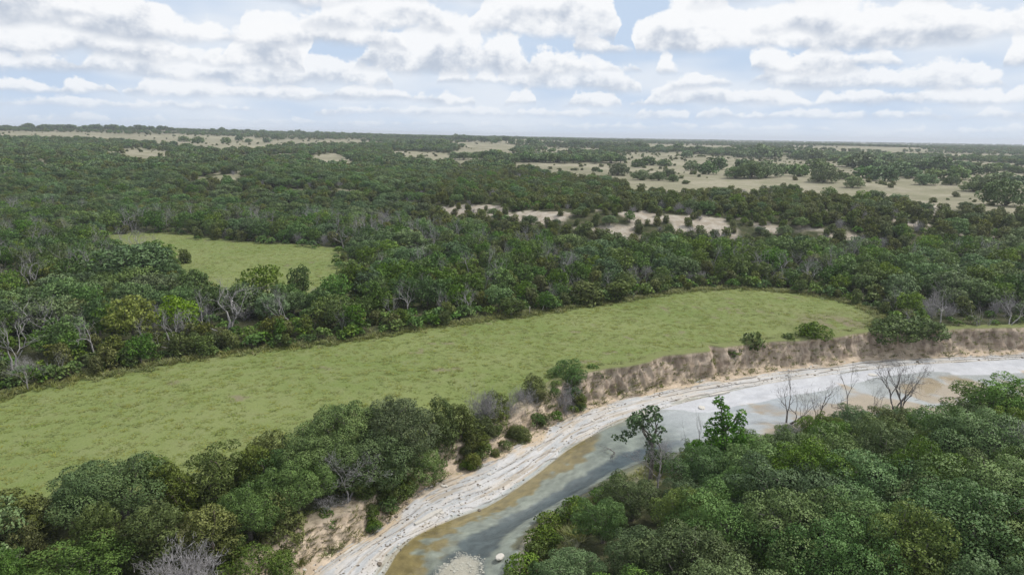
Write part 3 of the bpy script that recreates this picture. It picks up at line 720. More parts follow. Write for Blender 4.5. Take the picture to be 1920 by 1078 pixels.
LODS = {0: (1.0, 0.6), 1: (2.5, 0.66), 2: (6.0, 0.75)}
def build(kind, seed, lod):
    """returns (crown mesh, trunk mesh, height, radius), unscaled size in metres"""
    rg = np.random.default_rng(1000 + seed * 17 + {'oak': 0, 'juniper': 300, 'elm': 600, 'bush': 900, 'slender': 1200, 'vine': 1500, 'lime': 1800, 'pale': 2100}[kind])
    ls, dn = LODS[lod]; tb = Tubes(); lobes = []
    if kind == 'oak':
        H, R = 8.0, 4.3; z0 = 3.5; nl = 62
        lean = rg.normal(size=2) * 0.3
        for k in range(nl):
            th = k * 2.39996 + rg.normal() * 0.3; e = math.asin(np.clip((k + 0.5) / nl * 1.5 - 0.5 + rg.normal() * 0.08, -0.7, 1))
            rr = R * rg.uniform(0.55, 0.93) * (1 + 0.14 * math.sin(2 * th + seed))
            r = rg.uniform(0.6, 1.2)
            lobes.append((math.cos(e) * math.cos(th) * rr + lean[0], math.cos(e) * math.sin(th) * rr + lean[1], z0 + math.sin(e) * rr * (0.86 if math.sin(e) > 0 else 0.62), r))
        for k in range(8): lobes.append((rg.normal() * 1.2, rg.normal() * 1.2, z0 + rg.uniform(0, 1.8), 1.6))
        l, wd, mat, bk, up, jit = 0.15, 0.095, M['oak'], M['bark'], 0.4, 0.75
        fork = np.array([0, 0, 2.0]); tr = 0.30; nlimb = 15
    elif kind in ('elm', 'lime', 'pale'):
        H, R = 8.2, 3.5; z0 = 4.0; nl = 46
        for k in range(nl):
            th = k * 2.39996 + rg.normal() * 0.4; e = math.asin(np.clip((k + 0.5) / nl * 1.65 - 0.65 + rg.normal() * 0.1, -0.9, 1))
            rr = R * rg.uniform(0.5, 0.98)
            r = rg.uniform(0.55, 1.1)
            lobes.append((math.cos(e) * math.cos(th) * rr, math.cos(e) * math.sin(th) * rr, z0 + math.sin(e) * rr * 0.98, r))
        for k in range(5): lobes.append((rg.normal() * 0.8, rg.normal() * 0.8, z0 + rg.uniform(-1.5, 2.0), 1.2))
        l, wd, mat, bk, up, jit = 0.17, 0.11, M['elm' if kind == 'elm' else kind], M['bark'], 0.35, 0.9
        fork = np.array([0, 0, 2.2]); tr = 0.2; nlimb = 12
    elif kind == 'juniper':
        H, R = 5.6, 2.3; nl = 60; peaks = rg.integers(1, 4); zc = 2.4
        pk = [(rg.normal() * 0.8, rg.normal() * 0.8) for _ in range(peaks)]
        for k in range(nl):
            th = k * 2.39996 + rg.normal() * 0.3; f = (k + 0.5) / nl
            z = 0.35 + f * 4.6
            ff = z / 5.3
            prof = R * (0.62 + 0.5 * ff) * max(0.05, 1 - ff ** 3.2) ** 0.8
            rr = prof * rg.uniform(0.55, 0.85)
            px, py = pk[k % peaks]; wgt = ff ** 1.5
            lobes.append((math.cos(th) * rr + px * wgt, math.sin(th) * rr + py * wgt, z, rg.uniform(0.42, 0.78) * (1.1 - 0.35 * ff)))
        for k in range(6): lobes.append((rg.normal() * 0.35, rg.normal() * 0.35, 0.8 + k * 0.6, 0.95 - 0.06 * k))
        l, wd, mat, bk, up, jit = 0.19, 0.08, M['juniper'], M['barkj'], 0.3, 0.75
        fork = np.array([0, 0, 0.6]); tr = 0.16; nlimb = 9
    elif kind == 'bush':
        H, R = 2.4, 1.7; nl = 22
        for k in range(nl):
            th = k * 2.39996 + rg.normal() * 0.4; rr = R * math.sqrt((k + 0.5) / nl) * rg.uniform(0.6, 0.95)
            lobes.append((math.cos(th) * rr, math.sin(th) * rr, 0.5 + (1 - (rr / R) ** 2) * 1.25 * rg.uniform(0.7, 1.1), rg.uniform(0.32, 0.6)))
        l, wd, mat, bk, up, jit = 0.18, 0.12, M['elm'], M['barkj'], 0.4, 0.9
        fork = np.array([0, 0, 0.25]); tr = 0.06; nlimb = 7
    elif kind == 'slender':      # tall bare stem with a sparse crown on one side
        H, R = 10.0, 2.8
        for k in range(17):
            lobes.append((rg.normal() * 1.1 - 0.7, rg.normal() * 0.9, rg.uniform(6.2, 9.5), rg.uniform(0.45, 0.85)))
        for k in range(6): lobes.append((-2.0 - 0.35 * k + rg.normal() * 0.15, rg.normal() * 0.3, 6.2 - 0.17 * k + rg.normal() * 0.15, 0.40))
        for k in range(5): lobes.append((0.6 + rg.normal() * 0.5, rg.normal() * 0.5, rg.uniform(3.3, 5.2), 0.6))
        l, wd, mat, bk, up, jit = 0.26, 0.17, M['oak'], M['bark'], 0.35, 0.95
        fork = np.array([0.1, 0, 5.6]); tr = 0.2; nlimb = 11
    elif kind == 'vine':         # vines over a broken double trunk
        H, R = 9.5, 2.2
        for k in range(26):
            z = 1.0 + k / 26 * 8.4; s = 1.65 * (1 - (k / 26) ** 1.6) + 0.35
            lobes.append((rg.normal() * s * 0.45 - 0.6, rg.normal() * s * 0.4, z, max(0.42, s * 0.55)))
        for k in range(12): lobes.append((1.5 + rg.normal() * 0.2, rg.normal() * 0.3, 1.0 + k * 0.56, 0.62 - 0.015 * k))
        l, wd, mat, bk, up, jit = 0.22, 0.16, M['vine'], M['bark'], 0.3, 0.9
        fork = np.array([0, 0, 5.0]); tr = 0.24; nlimb = 5
    L, N, Lo, SNn = fill_lobes(lobes, rg, l * ls, wd * ls, dn * {'elm': 0.85, 'slender': 1.5, 'vine': 1.4}.get(kind, 1.0), up=up, jit=jit)
    n = len(L); L[:, 2] = np.maximum(L[:, 2], 0.08)
    sz = rg.uniform(0.7, 1.35, n)
    cm = leaf_mesh(kind + '_crown', L, N, l * ls * sz, wd * ls * sz, rg.random(n), Lo, mat, rg, 0.6 if kind == 'juniper' else 0.0, SNn)
    # wood
    sides = 6 if lod == 0 else 4
    k = 5
    t = np.linspace(0, 1, k)[:, None]
    base = np.array([[0, 0, -0.5]]); tp = base + (fork - base[0]) * t + rg.normal(size=(k, 3)) * 0.05 * t
    tb.add(tp, np.linspace(tr * 1.25, tr * 0.8, k), sides + 1)
    order = rg.permutation(len(lobes))[:nlimb if lod < 2 else 4]
    for j in order:
        x, y, z, r = lobes[j]
        limb(tb, tp[-1] - np.array([0, 0, rg.uniform(0, 0.25) * fork[2]]), (x, y, z), tr * 0.5, 0.03, rg, 6 if lod == 0 else 4, sides - 1, 0.12)
        if lod == 0 and kind in ('oak', 'elm') and rg.random() < 0.4:
            limb(tb, (x * .7, y * .7, z * .8 + fork[2] * .2), (x * 1.12, y * 1.12, z + r * 0.7), 0.05, 0.015, rg, 4, 4, 0.15)
    tm = tb.mesh(kind + '_trunk', bk)
    return cm, tm, H, R

def build_dead(seed, style, lod, stout=1.0):
    """grey branch skeleton; returns (branch mesh, twig mesh)"""
    rg = np.random.default_rng(7000 + seed * 31 + (0 if style == 'tree' else 500))
    big, small = Tubes(), Tubes()
    def grow(p, d, L, r, depth):
        seg = 4; pts = [p]; q = p.copy(); dd = d.copy()
        for s in range(seg):
            dd = unit(dd + rg.normal(size=3) * (0.20 if depth > 1 else 0.3) + np.array([0, 0, 0.07])); q = q + dd * L / seg; pts.append(q.copy())
        r1 = r * 0.66
        tgt = big if depth >= 4 else small
        tgt.add(pts, np.linspace(r, max(r1, 0.006), seg + 1), 6 if depth >= 4 else (4 if depth >= 3 else 3))
        if depth <= (1 if lod == 0 else 2): return
        n = rg.integers(2, 4) if depth > 2 else 2
        for c in range(n):
            f = rg.uniform(0.35, 1.0) if c else 1.0
            i = min(seg, max(1, int(round(f * seg)))); a = unit(rg.normal(size=3))
            spread = 0.75 if depth > 3 else 0.9
            nd = unit(dd + a * spread + np.array([0, 0, 0.12]))
            grow(np.array(pts[i]), nd, L * rg.uniform(0.62, 0.86), r1 * rg.uniform(0.6, 0.95), depth - 1)
    if style == 'tree':
        for k in range(int(rg.integers(1, 3))):
            a = rg.uniform(0, 6.28); grow(np.array([0, 0, -0.3]), unit(np.array([math.cos(a) * 0.35 * (k + .4), math.sin(a) * 0.35 * (k + .4), 1.0])), 2.3, 0.115 * stout, 7)
        fin = 1.0
    elif style == 'shrub':
        for k in range(20):
            a = k * 2.4; e = rg.uniform(0.1, 0.8)
            grow(np.array([0, 0, -0.1]), unit(np.array([math.cos(a) * e, math.sin(a) * e, 1.0])), rg.uniform(1.2, 1.8), 0.055, 4)
    elif style == 'snag':
        grow(np.array([0, 0, -0.3]), np.array([0.08, 0, 1.0]), 3.6, 0.2, 4)
    if lod == 0 or style == 'shrub':
        tips = np.vstack([v[-3:].mean(0)[None] for v in small.V]) if small.V else np.zeros((1, 3))
        n_ = (1300 if style == 'shrub' else (650 if stout == 1.0 else 130) if style == 'tree' else 60) // (1 if lod == 0 else 2)
        ct = np.array([tips[:, 0].mean(), tips[:, 1].mean(), tips[:, 2].min()])
        for _ in range(n_):
            p = tips[rg.integers(0, len(tips))] + rg.normal(size=3) * (0.12 if style == 'shrub' else 0.2)
            d_ = unit(unit(p - ct) * 0.8 + rg.normal(size=3) * 0.6 + np.array([0, 0, 0.3])); L_ = rg.uniform(0.25, 0.6)
            small.add([p, p + d_ * L_ * 0.5 + rg.normal(size=3) * 0.03, p + d_ * L_], [0.014, 0.011, 0.005], 3)
    for T in (big, small):
        if not T.V: T.add([[0, 0, 0], [0, 0, .3]], [.03, .01], 3)
    return big, small
PROTO = {}
def proto(kind, seed, lod):
    k = (kind, seed, lod)
    if k not in PROTO: PROTO[k] = build(kind, seed, lod)
    return PROTO[k]
DEADP = {}
def dead_proto(style, seed, matk, lod=0):
    k = (style, seed, matk, lod)
    if k not in DEADP:
        big, small = build_dead(seed, style, lod, 1.7 if matk == 'darkdead' else 1.0)
        allz = np.vstack(big.V + small.V)
        DEADP[k] = (big.mesh('dead_limbs', M[matk]), small.mesh('dead_twigs', M['deadtwig' if matk == 'dead' else matk]), allz[:, 2].max(), np.percentile(np.hypot(allz[:, 0], allz[:, 1]), 93))
    return DEADP[k]
NVAR = {'oak': 5, 'juniper': 5, 'elm': 4, 'bush': 3, 'slender': 1, 'vine': 1, 'lime': 1, 'pale': 1, 'deadtree': 5, 'deadshrub': 3, 'snag': 2, 'darkdead': 4}
NAME = {'oak': 'live_oak', 'juniper': 'juniper_tree', 'elm': 'elm_tree', 'bush': 'leafy_bush', 'slender': 'slender_oak', 'vine': 'vine_covered_trunk', 'lime': 'lime_green_tree', 'pale': 'pale_green_tree',
        'deadtree': 'dead_tree', 'deadshrub': 'dead_juniper', 'snag': 'dead_snag', 'darkdead': 'dead_tree'}
CAT = {'oak': 'oak tree', 'juniper': 'juniper', 'elm': 'tree', 'bush': 'bush', 'slender': 'oak tree', 'vine': 'vine', 'lime': 'tree', 'pale': 'tree', 'deadtree': 'dead tree', 'deadshrub': 'dead juniper', 'snag': 'dead tree', 'darkdead': 'dead tree'}

def get_parts(kind, var, lod):
    if kind in ('deadtree', 'deadshrub', 'snag', 'darkdead'):
        st = {'deadtree': 'tree', 'deadshrub': 'shrub', 'snag': 'snag', 'darkdead': 'tree'}[kind]
        a, b, H, R = dead_proto(st, var, 'darkdead' if kind == 'darkdead' else 'dead', min(lod, 1))
        return b, a, H, R
    return proto(kind, var, lod)
ALL = []     # every single plant: dict
def place(kind, x, y, z, h, wid, rz, var=None, label=None, zone=None, tilt=(0, 0), lod=None):
    ALL.append(dict(kind=kind, p=(x, y, z), h=h, w=wid, rz=rz, var=var, label=label, zone=zone, tilt=tilt, lod=lod))

# ------------------------------------------------------------------ plants with a place of their own
rg0 = np.random.default_rng(77)
def solve_h(P, vt):
    lo, hi = 0.3, 30
    for _ in range(30):
        m_ = (lo + hi) / 2
        v = proj([P[0], P[1], P[2] + m_])[1]
        if v > vt: lo = m_
        else: hi = m_
    return lo
HEROES = []
def hero(kind, u, vb, vt, wpx, label, var=0, rz=None, tilt=(0, 0), cat=None):
    P = G(u, vb); h = solve_h(P, vt); dep = np.linalg.norm(P - CAMP); wm = wpx * dep / FPX
    place(kind, P[0], P[1], P[2], h, wm, rg0.uniform(0, 6.28) if rz is None else rz, var, label, 'hero', tilt)
    HEROES.append((P[0], P[1], wm))
exec(compile('''
hero('elm', 1062, 730, 670, 66, 'round dark green small tree standing alone on the cliff edge of the meadow', 0)
hero('bush', 1110, 714, 679, 40, 'soft pale green bush on the cliff edge beside the round dark green tree', 0)
hero('deadshrub', 905, 800, 718, 66, 'silvery dead juniper at the meadow rim, left of its bleached neighbours', 0)
hero('deadshrub', 958, 812, 728, 46, 'lilac grey dead juniper between two olive junipers above the sandy bank', 1)
hero('deadshrub', 986, 775, 710, 52, 'bleached dead juniper with a rounded silver top at the meadow rim', 2)
hero('deadshrub', 1050, 790, 708, 60, 'grey brown dead juniper just below the round dark green cliff tree', 0)
hero('juniper', 1010, 775, 698, 58, 'olive juniper squeezed between grey dead junipers at the meadow rim', 1)
hero('juniper', 930, 822, 735, 70, 'olive juniper between the silvery dead junipers over the sandy bank', 2)
hero('juniper', 878, 850, 752, 78, 'dark juniper where the near wood narrows beside the dead junipers', 3)
hero('juniper', 828, 868, 742, 72, 'pointed rusty olive juniper at the creek end of the near oak clump', 0)
hero('oak', 752, 868, 735, 150, 'tall dark live oak at the meadow edge, top of the near oak clump', 0)
hero('oak', 655, 872, 748, 150, 'grey green live oak at the meadow edge in the near oak clump', 1)
hero('oak', 700, 925, 800, 165, 'broad pale grey live oak in the middle of the near oak clump', 2)
hero('oak', 590, 905, 790, 130, 'live oak with mixed dark clumps on the left of the near oak clump', 3)
hero('oak', 775, 925, 820, 110, 'live oak hanging over the sandy bank beside the pointed juniper', 4)
hero('oak', 560, 960, 850, 130, 'grey green live oak above the dead tree by the creek bank', 0)
hero('elm', 500, 935, 835, 85, 'fresh green tree between the olive junipers and the near oak clump', 1)
hero('oak', 235, 968, 852, 165, 'broad blue grey live oak at the meadow edge in the lower left wood', 3)
hero('oak', 165, 990, 868, 90, 'small blue grey oak left of the broad blue grey oak', 2)
hero('elm', 300, 945, 847, 46, 'narrow dark green tree poking up beside the broad blue grey oak', 2)
hero('juniper', 410, 945, 828, 100, 'big rusty olive juniper at the meadow edge, left of the fresh green tree', 4)
hero('juniper', 465, 935, 826, 80, 'rusty olive juniper touching the fresh green tree', 1)
hero('juniper', 345, 965, 855, 80, 'olive juniper right of the narrow dark green tree', 2)
hero('juniper', 45, 1010, 912, 120, 'olive juniper at the picture edge in the lower left wood', 0)
hero('juniper', 530, 1050, 925, 105, 'large olive juniper overhanging the bare sandy bank', 3)
hero('juniper', 270, 1050, 930, 120, 'olive juniper in front of the broad blue grey oak', 2)
hero('juniper', 410, 1040, 930, 110, 'olive juniper in the middle of the lower left wood', 1)
hero('oak', 470, 1010, 905, 120, 'grey green oak left of the large overhanging juniper', 4)
hero('elm', 145, 1130, 1020, 150, 'bright green tree at the bottom of the lower left wood', 3)
hero('elm', 480, 1135, 1015, 130, 'bright green tree at the foot of the lower left wood near the creek', 0)
hero('elm', 20, 1120, 1025, 70, 'bright green tree in the bottom left corner', 1)
hero('deadtree', 650, 945, 832, 130, 'large bleached dead tree sprawling in front of the near oak clump', 0)
hero('deadtree', 632, 995, 915, 80, 'smaller bleached dead tree below the sprawling dead tree', 1)
hero('deadtree', 715, 955, 893, 70, 'grey dead tree leaning over the bank right of the sprawling dead tree', 2, None, (0.4, 0.2))
hero('deadshrub', 340, 1120, 1012, 125, 'white dead shrub at the bottom of the lower left wood', 1)
hero('snag', 768, 938, 892, 26, 'fallen grey trunk leaning on the sandy bank above the ledges', 0, 1.0, (0.7, 0.6))
hero('bush', 690, 975, 935, 60, 'grey green bush on the lip of the bare sandy bank', 1)
hero('bush', 612, 990, 948, 50, 'small green bush above the bare sandy bank under the dead tree', 2)
hero('slender', 1218, 905, 752, 92, 'tall slender oak leaning out over the pale creek water', 0, 0.0)
hero('deadtree', 1232, 915, 822, 95, 'white dead tree at the foot of the tall slender oak', 3)
hero('vine', 1352, 880, 742, 88, 'column of bright green vines over a broken trunk beside the creek', 0, 0.2)
hero('darkdead', 1475, 800, 688, 72, 'dark dead tree against the creek water, first right of the vine column', 0)
hero('darkdead', 1536, 808, 702, 54, 'small crooked dead tree against the creek, second right of the vine column', 1)
hero('darkdead', 1603, 806, 672, 80, 'forked dead tree with bare spreading limbs against the brown creek', 2)
hero('darkdead', 1682, 806, 660, 90, 'tallest fan shaped dead tree against the brown creek shallows', 3)
hero('snag', 1312, 845, 762, 40, 'bare dark snag poking out of the wood beside the vine column', 1, 0.4)
hero('snag', 1290, 850, 778, 24, 'thin leaning dark snag between slender oak and vine column', 0, 2.4, (0.0, -0.3))
hero('bush', 1408, 668, 617, 52, 'leafy bush on the notched cliff edge of the meadow', 0)
hero('bush', 1368, 672, 645, 55, 'low green bush filling the gully in the cliff edge', 1)
hero('elm', 1524, 645, 601, 58, 'small flat topped tree near the cliff at the meadow end', 2)
hero('bush', 1478, 642, 622, 26, 'thin scrubby bush left of the small flat topped tree', 2)
hero('oak', 1660, 648, 586, 86, 'dark live oak on the cliff edge where the meadow ends', 1)
hero('oak', 1722, 645, 590, 70, 'live oak on the cliff top right of the dark meadow-end oak', 2)
hero('deadtree', 1760, 612, 515, 62, 'tall pale dead tree in the wood above the right-hand cliff', 4)
hero('deadtree', 1838, 645, 560, 52, 'leaning white dead tree on the cliff top at the right', 0, None, (0.25, 0.0))
hero('deadtree', 1892, 612, 540, 72, 'broad grey dead tree near the right edge above the cliff', 2)
hero('deadtree', 1705, 628, 572, 70, 'grey leafless tree behind the cliff-top oaks', 1)
hero('deadtree', 85, 645, 548, 118, 'grey dead tree with wide bare limbs at the left of the far wood', 0)
hero('deadtree', 432, 628, 515, 130, 'largest dead tree with many twisted limbs in the meadow-side wood', 3)
hero('deadtree', 378, 632, 535, 70, 'dead tree beside the largest twisted one in the meadow-side wood', 1)
hero('deadtree', 545, 615, 525, 90, 'grey dead tree below the small far meadow', 2)
hero('deadtree', 762, 590, 515, 66, 'twisted dead tree rising from the wood above the meadow middle', 4)
hero('deadtree', 832, 594, 545, 44, 'small dead tree leaning over junipers at the meadow edge', 0)
hero('deadtree', 25, 700, 588, 84, 'dead tree at the left edge above the meadow corner', 3)
hero('lime', 336, 622, 550, 70, 'vivid lime green tree in the wood beyond the meadow', 0)
hero('pale', 250, 645, 548, 80, 'pale yellow green tree left of the vivid lime tree', 0)
hero('oak', 258, 528, 448, 130, 'spreading live oak at the left end of the small far meadow', 2)
hero('oak', 365, 558, 498, 64, 'round live oak at the near rim of the small far meadow', 0)
hero('elm', 1845, 800, 712, 110, 'tall green tree at the right end of the grove beside the creek', 1)
hero('elm', 1905, 812, 702, 120, 'green tree touching the right picture edge beside the creek', 3)
hero('elm', 490, 570, 488, 76, 'leafy tree with upright shoots below the small far meadow', 1)
hero('elm', 565, 565, 492, 44, 'narrow upright tree at the near rim of the small far meadow', 2)
hero('elm', 628, 575, 508, 60, 'leafy tree at the right corner of the small far meadow', 3)
hero('elm', 958, 592, 556, 56, 'pale green bushy tree at the meadow edge beside the fence posts', 2)
hero('juniper', 1105, 570, 525, 70, 'dark rounded juniper at the far meadow edge, right of the fence posts', 1)
hero('juniper', 1150, 562, 522, 60, 'dark rounded juniper touching the next one at the far meadow edge', 3)
hero('snag', 1186, 562, 538, 16, 'lone small grey stump at the far meadow edge', 1)
''', 'heroes', 'exec'))
# oaks standing free in the straw fields
FREE = [(1296, 320, 28), (1329, 327, 35), (1346, 318, 35), (1379, 334, 38), (1394, 318, 30), (1408, 335, 50), (1435, 333, 50), (1471, 326, 30), (1497, 331, 35), (1543, 342, 44), (1531, 322, 40), (1580, 336, 22), (1598, 352, 30), (1624, 334, 40), (1659, 340, 46), (1684, 330, 40), (1707, 334, 30), (1733, 347, 32), (1755, 335, 30), (1782, 347, 22), (1794, 337, 35), (1834, 345, 20), (1824, 359, 30), (1875, 345, 36), (1906, 349, 30), (1851, 360, 44), (1885, 386, 64), (1827, 328, 25), (1858, 326, 24), (1287, 296, 22), (1384, 296, 24), (1421, 298, 40), (1452, 298, 30), (1500, 299, 25), (1528, 302, 35), (1614, 316, 50), (1590, 313, 30), (1640, 317, 30), (1686, 319, 25), (1729, 319, 35), (1758, 321, 40), (1665, 307, 30), (1116, 322, 15), (1125, 323, 9), (1158, 329, 36), (1202, 338, 30), (1235, 339, 28), (1254, 331, 25), (1197, 314, 26), (1214, 310, 30), (1245, 312, 25), (893, 309, 18), (326, 256, 5), (390, 257, 4), (345, 266, 16), (372, 270, 20), (447, 264, 14), (424, 270, 18), (466, 268, 12), (520, 262, 16), (500, 268, 14), (560, 254, 16), (1262, 341, 22), (1286, 345, 14)]
for i, (u, v, wp) in enumerate(FREE):
    P = G(u, v); D = np.linalg.norm(P - CAMP); wm = wp * D / FPX * 1.05
    hh_ = wm * rg0.uniform(0.72, 0.9)
    place('oak', P[0], P[1], P[2] - 0.2 * hh_, hh_, wm, rg0.uniform(0, 6.28), i % 5, None, 'straw field')
for P_, n_ in zip(STRAW, (1200, 60, 120, 60, 60, 260, 20, 20, 160, 60, 80, 60, 80, 60, 80)):
    lo_, hi_ = P_.min(0), P_.max(0)
    for _ in range(n_):
        x_, y_ = rg0.uniform(lo_[0], hi_[0]), rg0.uniform(lo_[1], hi_[1])
        if not bool(inside(P_, np.array([x_]), np.array([y_]))[0]) or float(fbm(x_ / 40, y_ / 40, 401, 2)) < -0.1: continue
        h_ = rg0.uniform(0.9, 3.2); place('juniper', x_, y_, float(terrain(x_, y_)) - 0.15, h_, h_ * 1.4, rg0.uniform(0, 6.28), None, None, 'straw scrub')
# rows of trees along far field margins
def row(pts, n, wp, kind='oak', zone='field row'):
    W_ = [G(u, v) for u, v in pts]
    for i in range(n):
        t = (i + rg0.uniform(-.3, .3)) / max(n - 1, 1) * (len(W_) - 1); t = min(max(t, 0), len(W_) - 1.001); k = int(t)
        P = W_[k] * (1 - (t - k)) + W_[k + 1] * (t - k); P = P + np.array([rg0.normal() * 3, rg0.normal() * 5, 0])
        D = np.linalg.norm(P - CAMP); wm = wp * D / FPX * rg0.uniform(0.75, 1.3)
        P[2] = float(terrain(P[0], P[1]))
        place(kind, P[0], P[1], P[2], wm * rg0.uniform(0.65, 0.85), wm, rg0.uniform(0, 6.28), int(rg0.integers(0, 5)), None, zone)
row([(850, 300), (975, 305)], 16, 20)
row([(995, 304), (1060, 306), (1165, 306)], 22, 22)
row([(740, 280), (830, 274)], 10, 16)
row([(0, 244), (120, 244), (250, 246), (400, 250)], 60, 11, zone='skyline')
row([(400, 250), (560, 254), (720, 259), (840, 263)], 60, 10, zone='skyline')
row([(840, 263), (980, 272), (1120, 277), (1300, 285), (1500, 290)], 60, 15, zone='skyline')

# ------------------------------------------------------------------ woods filled in between
CLEAR = [MEADOW, FIELD2, FIELD3] + STRAW
HX = np.array(HEROES)
def scatter(r0, r1, spacing, az0=-47, az1=47):
    """jittered points on the land between two distances"""
    pts = []
    y = 0
    xs = np.arange(-r1, r1, spacing); ys = np.arange(-30, r1, spacing * 0.87)
    A, B = np.meshgrid(xs, ys); A = A + (np.arange(len(ys)) % 2)[:, None] * spacing / 2
    A = (A + rg0.uniform(-.38, .38, A.shape) * spacing).ravel(); B = (B + rg0.uniform(-.38, .38, B.shape) * spacing).ravel()
    r = np.hypot(A, B); az = np.degrees(np.arctan2(A, B))
    k = (r >= r0) & (r < r1) & (az > az0) & (az < az1)
    return A[k], B[k]
def wood(r0, r1, spacing, fn, az0=-47, az1=47, mind=None):
    x, y = scatter(r0, r1, spacing, az0, az1)
    z = terrain(x, y); r = np.hypot(x, y)
    free = np.ones(len(x), bool)
    ja = np.clip(r / 300, 0.3, 6) * 13
    xj = x + fbm(x / 17, y / 17, 141, 3) * ja; yj = y + fbm(x / 17, y / 17, 143, 3) * ja * 1.4
    for P in CLEAR[:3]: free &= ~inside(P, x, y)
    for P in CLEAR[3:]: free &= ~inside(P, xj, yj)
    instrip = inside(STRIP, x, y); free |= instrip
    dT, _ = dist_line(Tc, x, y); dK, si = dist_line(Kc, x, y)
    free &= ~((dT > -0.8) & (dK < -0.9) & (r < 600))
    nzv = fbm(x / 45, y / 30, 61, 3); nz2 = fbm(x / 30, y / 30, 201, 3)
    bare = inside(BARE, x, y)
    for P in BARE2: bare |= inside(P, x, y)
    near_h = np.full(len(x), 1e9)
    for hx, hy, hw in HEROES:
        near_h = np.minimum(near_h, np.hypot(x - hx, y - hy) - hw * 0.33)
        rr_ = math.hypot(hx, hy); al = (hx * (hx - x) + hy * (hy - y)) / rr_; la = np.abs(hx * y - hy * x) / rr_
        near_h = np.where((al > 0) & (al < 4.5) & (la < hw * 0.34), -1.0, near_h)
    free &= near_h > (spacing * 0.28 if mind is None else mind)
    for i in np.nonzero(free)[0]:
        fn(x[i], y[i], z[i], r[i], dT[i], dK[i], bool(instrip[i]), bool(bare[i]), nzv[i], nz2[i], float(np.interp(si[i], np.arange(NS), SPAR)))
R1 = rg0.random
UPD = np.vstack([UP_W[i] + (UP_W[i + 1] - UP_W[i]) * t for i in range(len(UP_W) - 1) for t in np.linspace(0, 1, 14)])
def near_wood(x, y, z, r, dT, dK, strip, bare, nv, n2, st):
    a = R1()
    if strip:
        kind = 'juniper' if a < 0.55 else 'oak' if a < 0.82 else 'elm' if a < 0.95 else 'deadtree'
        h = {'juniper': 5.2, 'oak': 6.2, 'elm': 5.6, 'deadtree': 5.0}[kind] * rg0.uniform(0.8, 1.2); zone = 'strip'
    elif dK > -1 and dT > 0 and r < 170:
        if dK < 5.0:
            kind = 'bush' if st < 7.5 or a < 0.6 else 'elm'; h = 2.1 * rg0.uniform(0.7, 1.4) if kind == 'bush' else 3.6 * rg0.uniform(.7, 1.1); zone = 'shore'
        else:
            kind = 'oak' if a < 0.64 else 'elm' if a < 0.90 else 'deadtree' if a < 0.96 else 'juniper'
            h = min(2.8 + 0.34 * dK, {'juniper': 5.5, 'oak': 8.0, 'elm': 7.6, 'deadtree': 8.5}[kind] * rg0.uniform(0.62, 1.3)); zone = 'grove'
            wx = {'juniper': 0.9, 'oak': 1.12, 'elm': 0.9, 'deadtree': 0.85}[kind] * rg0.uniform(0.85, 1.2)
            place(kind, x, y, z, h, min(h * wx, 12.5), rg0.uniform(0, 6.28), None, None, zone); return
    elif dT > 0: return
    else:
        p = 0.5 + n2 * 0.9
        kind = ('elm' if a < p * 0.8 else 'oak') if a < 0.50 else ('juniper' if a < 0.76 else 'deadtree')
        h = {'juniper': 4.9, 'oak': 6.6, 'elm': 6.8, 'deadtree': 8.6}[kind] * rg0.uniform(0.75, 1.25); zone = 'bottom wood'
        if kind == 'deadtree' and n2 < -0.1: kind = 'deadshrub'; h = 4.0
        de = float(np.min(np.hypot(UPD[:, 0] - x, UPD[:, 1] - y)))
        if de < 5 and kind in ('elm', 'oak') and R1() < 0.6: kind = 'juniper'; h = 4.4 * rg0.uniform(0.7, 1.2)
        h *= 0.62 + 0.38 * min(1.0, de / 16.0)
    wr = {'juniper': 0.80, 'oak': 1.12, 'elm': 0.86, 'bush': 1.45, 'deadtree': 0.85, 'deadshrub': 0.95}[kind]
    place(kind, x, y, z, h, h * wr * rg0.uniform(0.9, 1.15), rg0.uniform(0, 6.28), None, None, zone)
wood(36, 160, 4.2, lambda *a: near_wood(*a) if a[6] else None, -60, 60)
wood(36, 120, 4.5, lambda x, y, z, r, dT, dK, strip, *o: place('bush', x, y, z, 1.8 * (0.6 + R1()), 2.6 * (0.6 + R1()), R1() * 6.28, None, None, 'strip') if strip else None, -60, 60)
wood(36, 170, 3.0, lambda *a: near_wood(*a) if -0.9 < a[5] < 5 and not a[6] else None, -60, 60)
wood(30, 170, 5.9, lambda *a: near_wood(*a) if a[5] >= 5 and not a[6] else None, -60, 60)
wood(90, 420, 5.2, lambda *a: near_wood(*a) if not (a[5] > 0 or a[6] or a[7]) and a[1] < float(np.interp(a[0], [-600, -200, -75, 0, 100, 250, 600], [330, 285, 268, 215, 205, 212, 262])) else None)
def margin(line, n_per_m, off, spread, zone):
    for i in range(len(line) - 1):
        a, b = line[i], line[i + 1]; L_ = np.linalg.norm(b - a); nrm = np.array([-(b - a)[1], (b - a)[0]]) / L_
        for _ in range(int(L_ * n_per_m)):
            q_ = a + (b - a) * R1() + nrm * (off + abs(rg0.normal()) * spread)
            if abs(math.degrees(math.atan2(q_[0], q_[1]))) > 46: continue
            if min(math.hypot(q_[0] - hx, q_[1] - hy) - hw * 0.4 for hx, hy, hw in HEROES) < 0: continue
            h = 2.0 * rg0.uniform(0.5, 1.5); kind = 'bush' if R1() < 0.68 else 'juniper'
            if kind == 'juniper': h *= 1.5
            place(kind, q_[0], q_[1], float(terrain(q_[0], q_[1])), h, h * (1.5 if kind == 'bush' else 0.95), rg0.uniform(0, 6.28), None, None, zone)
margin(UP_W[1:9], 1.5, 0.4, 6.0, 'margin'); margin(UP_W[8:19], 0.95, 0.4, 5.0, 'margin')
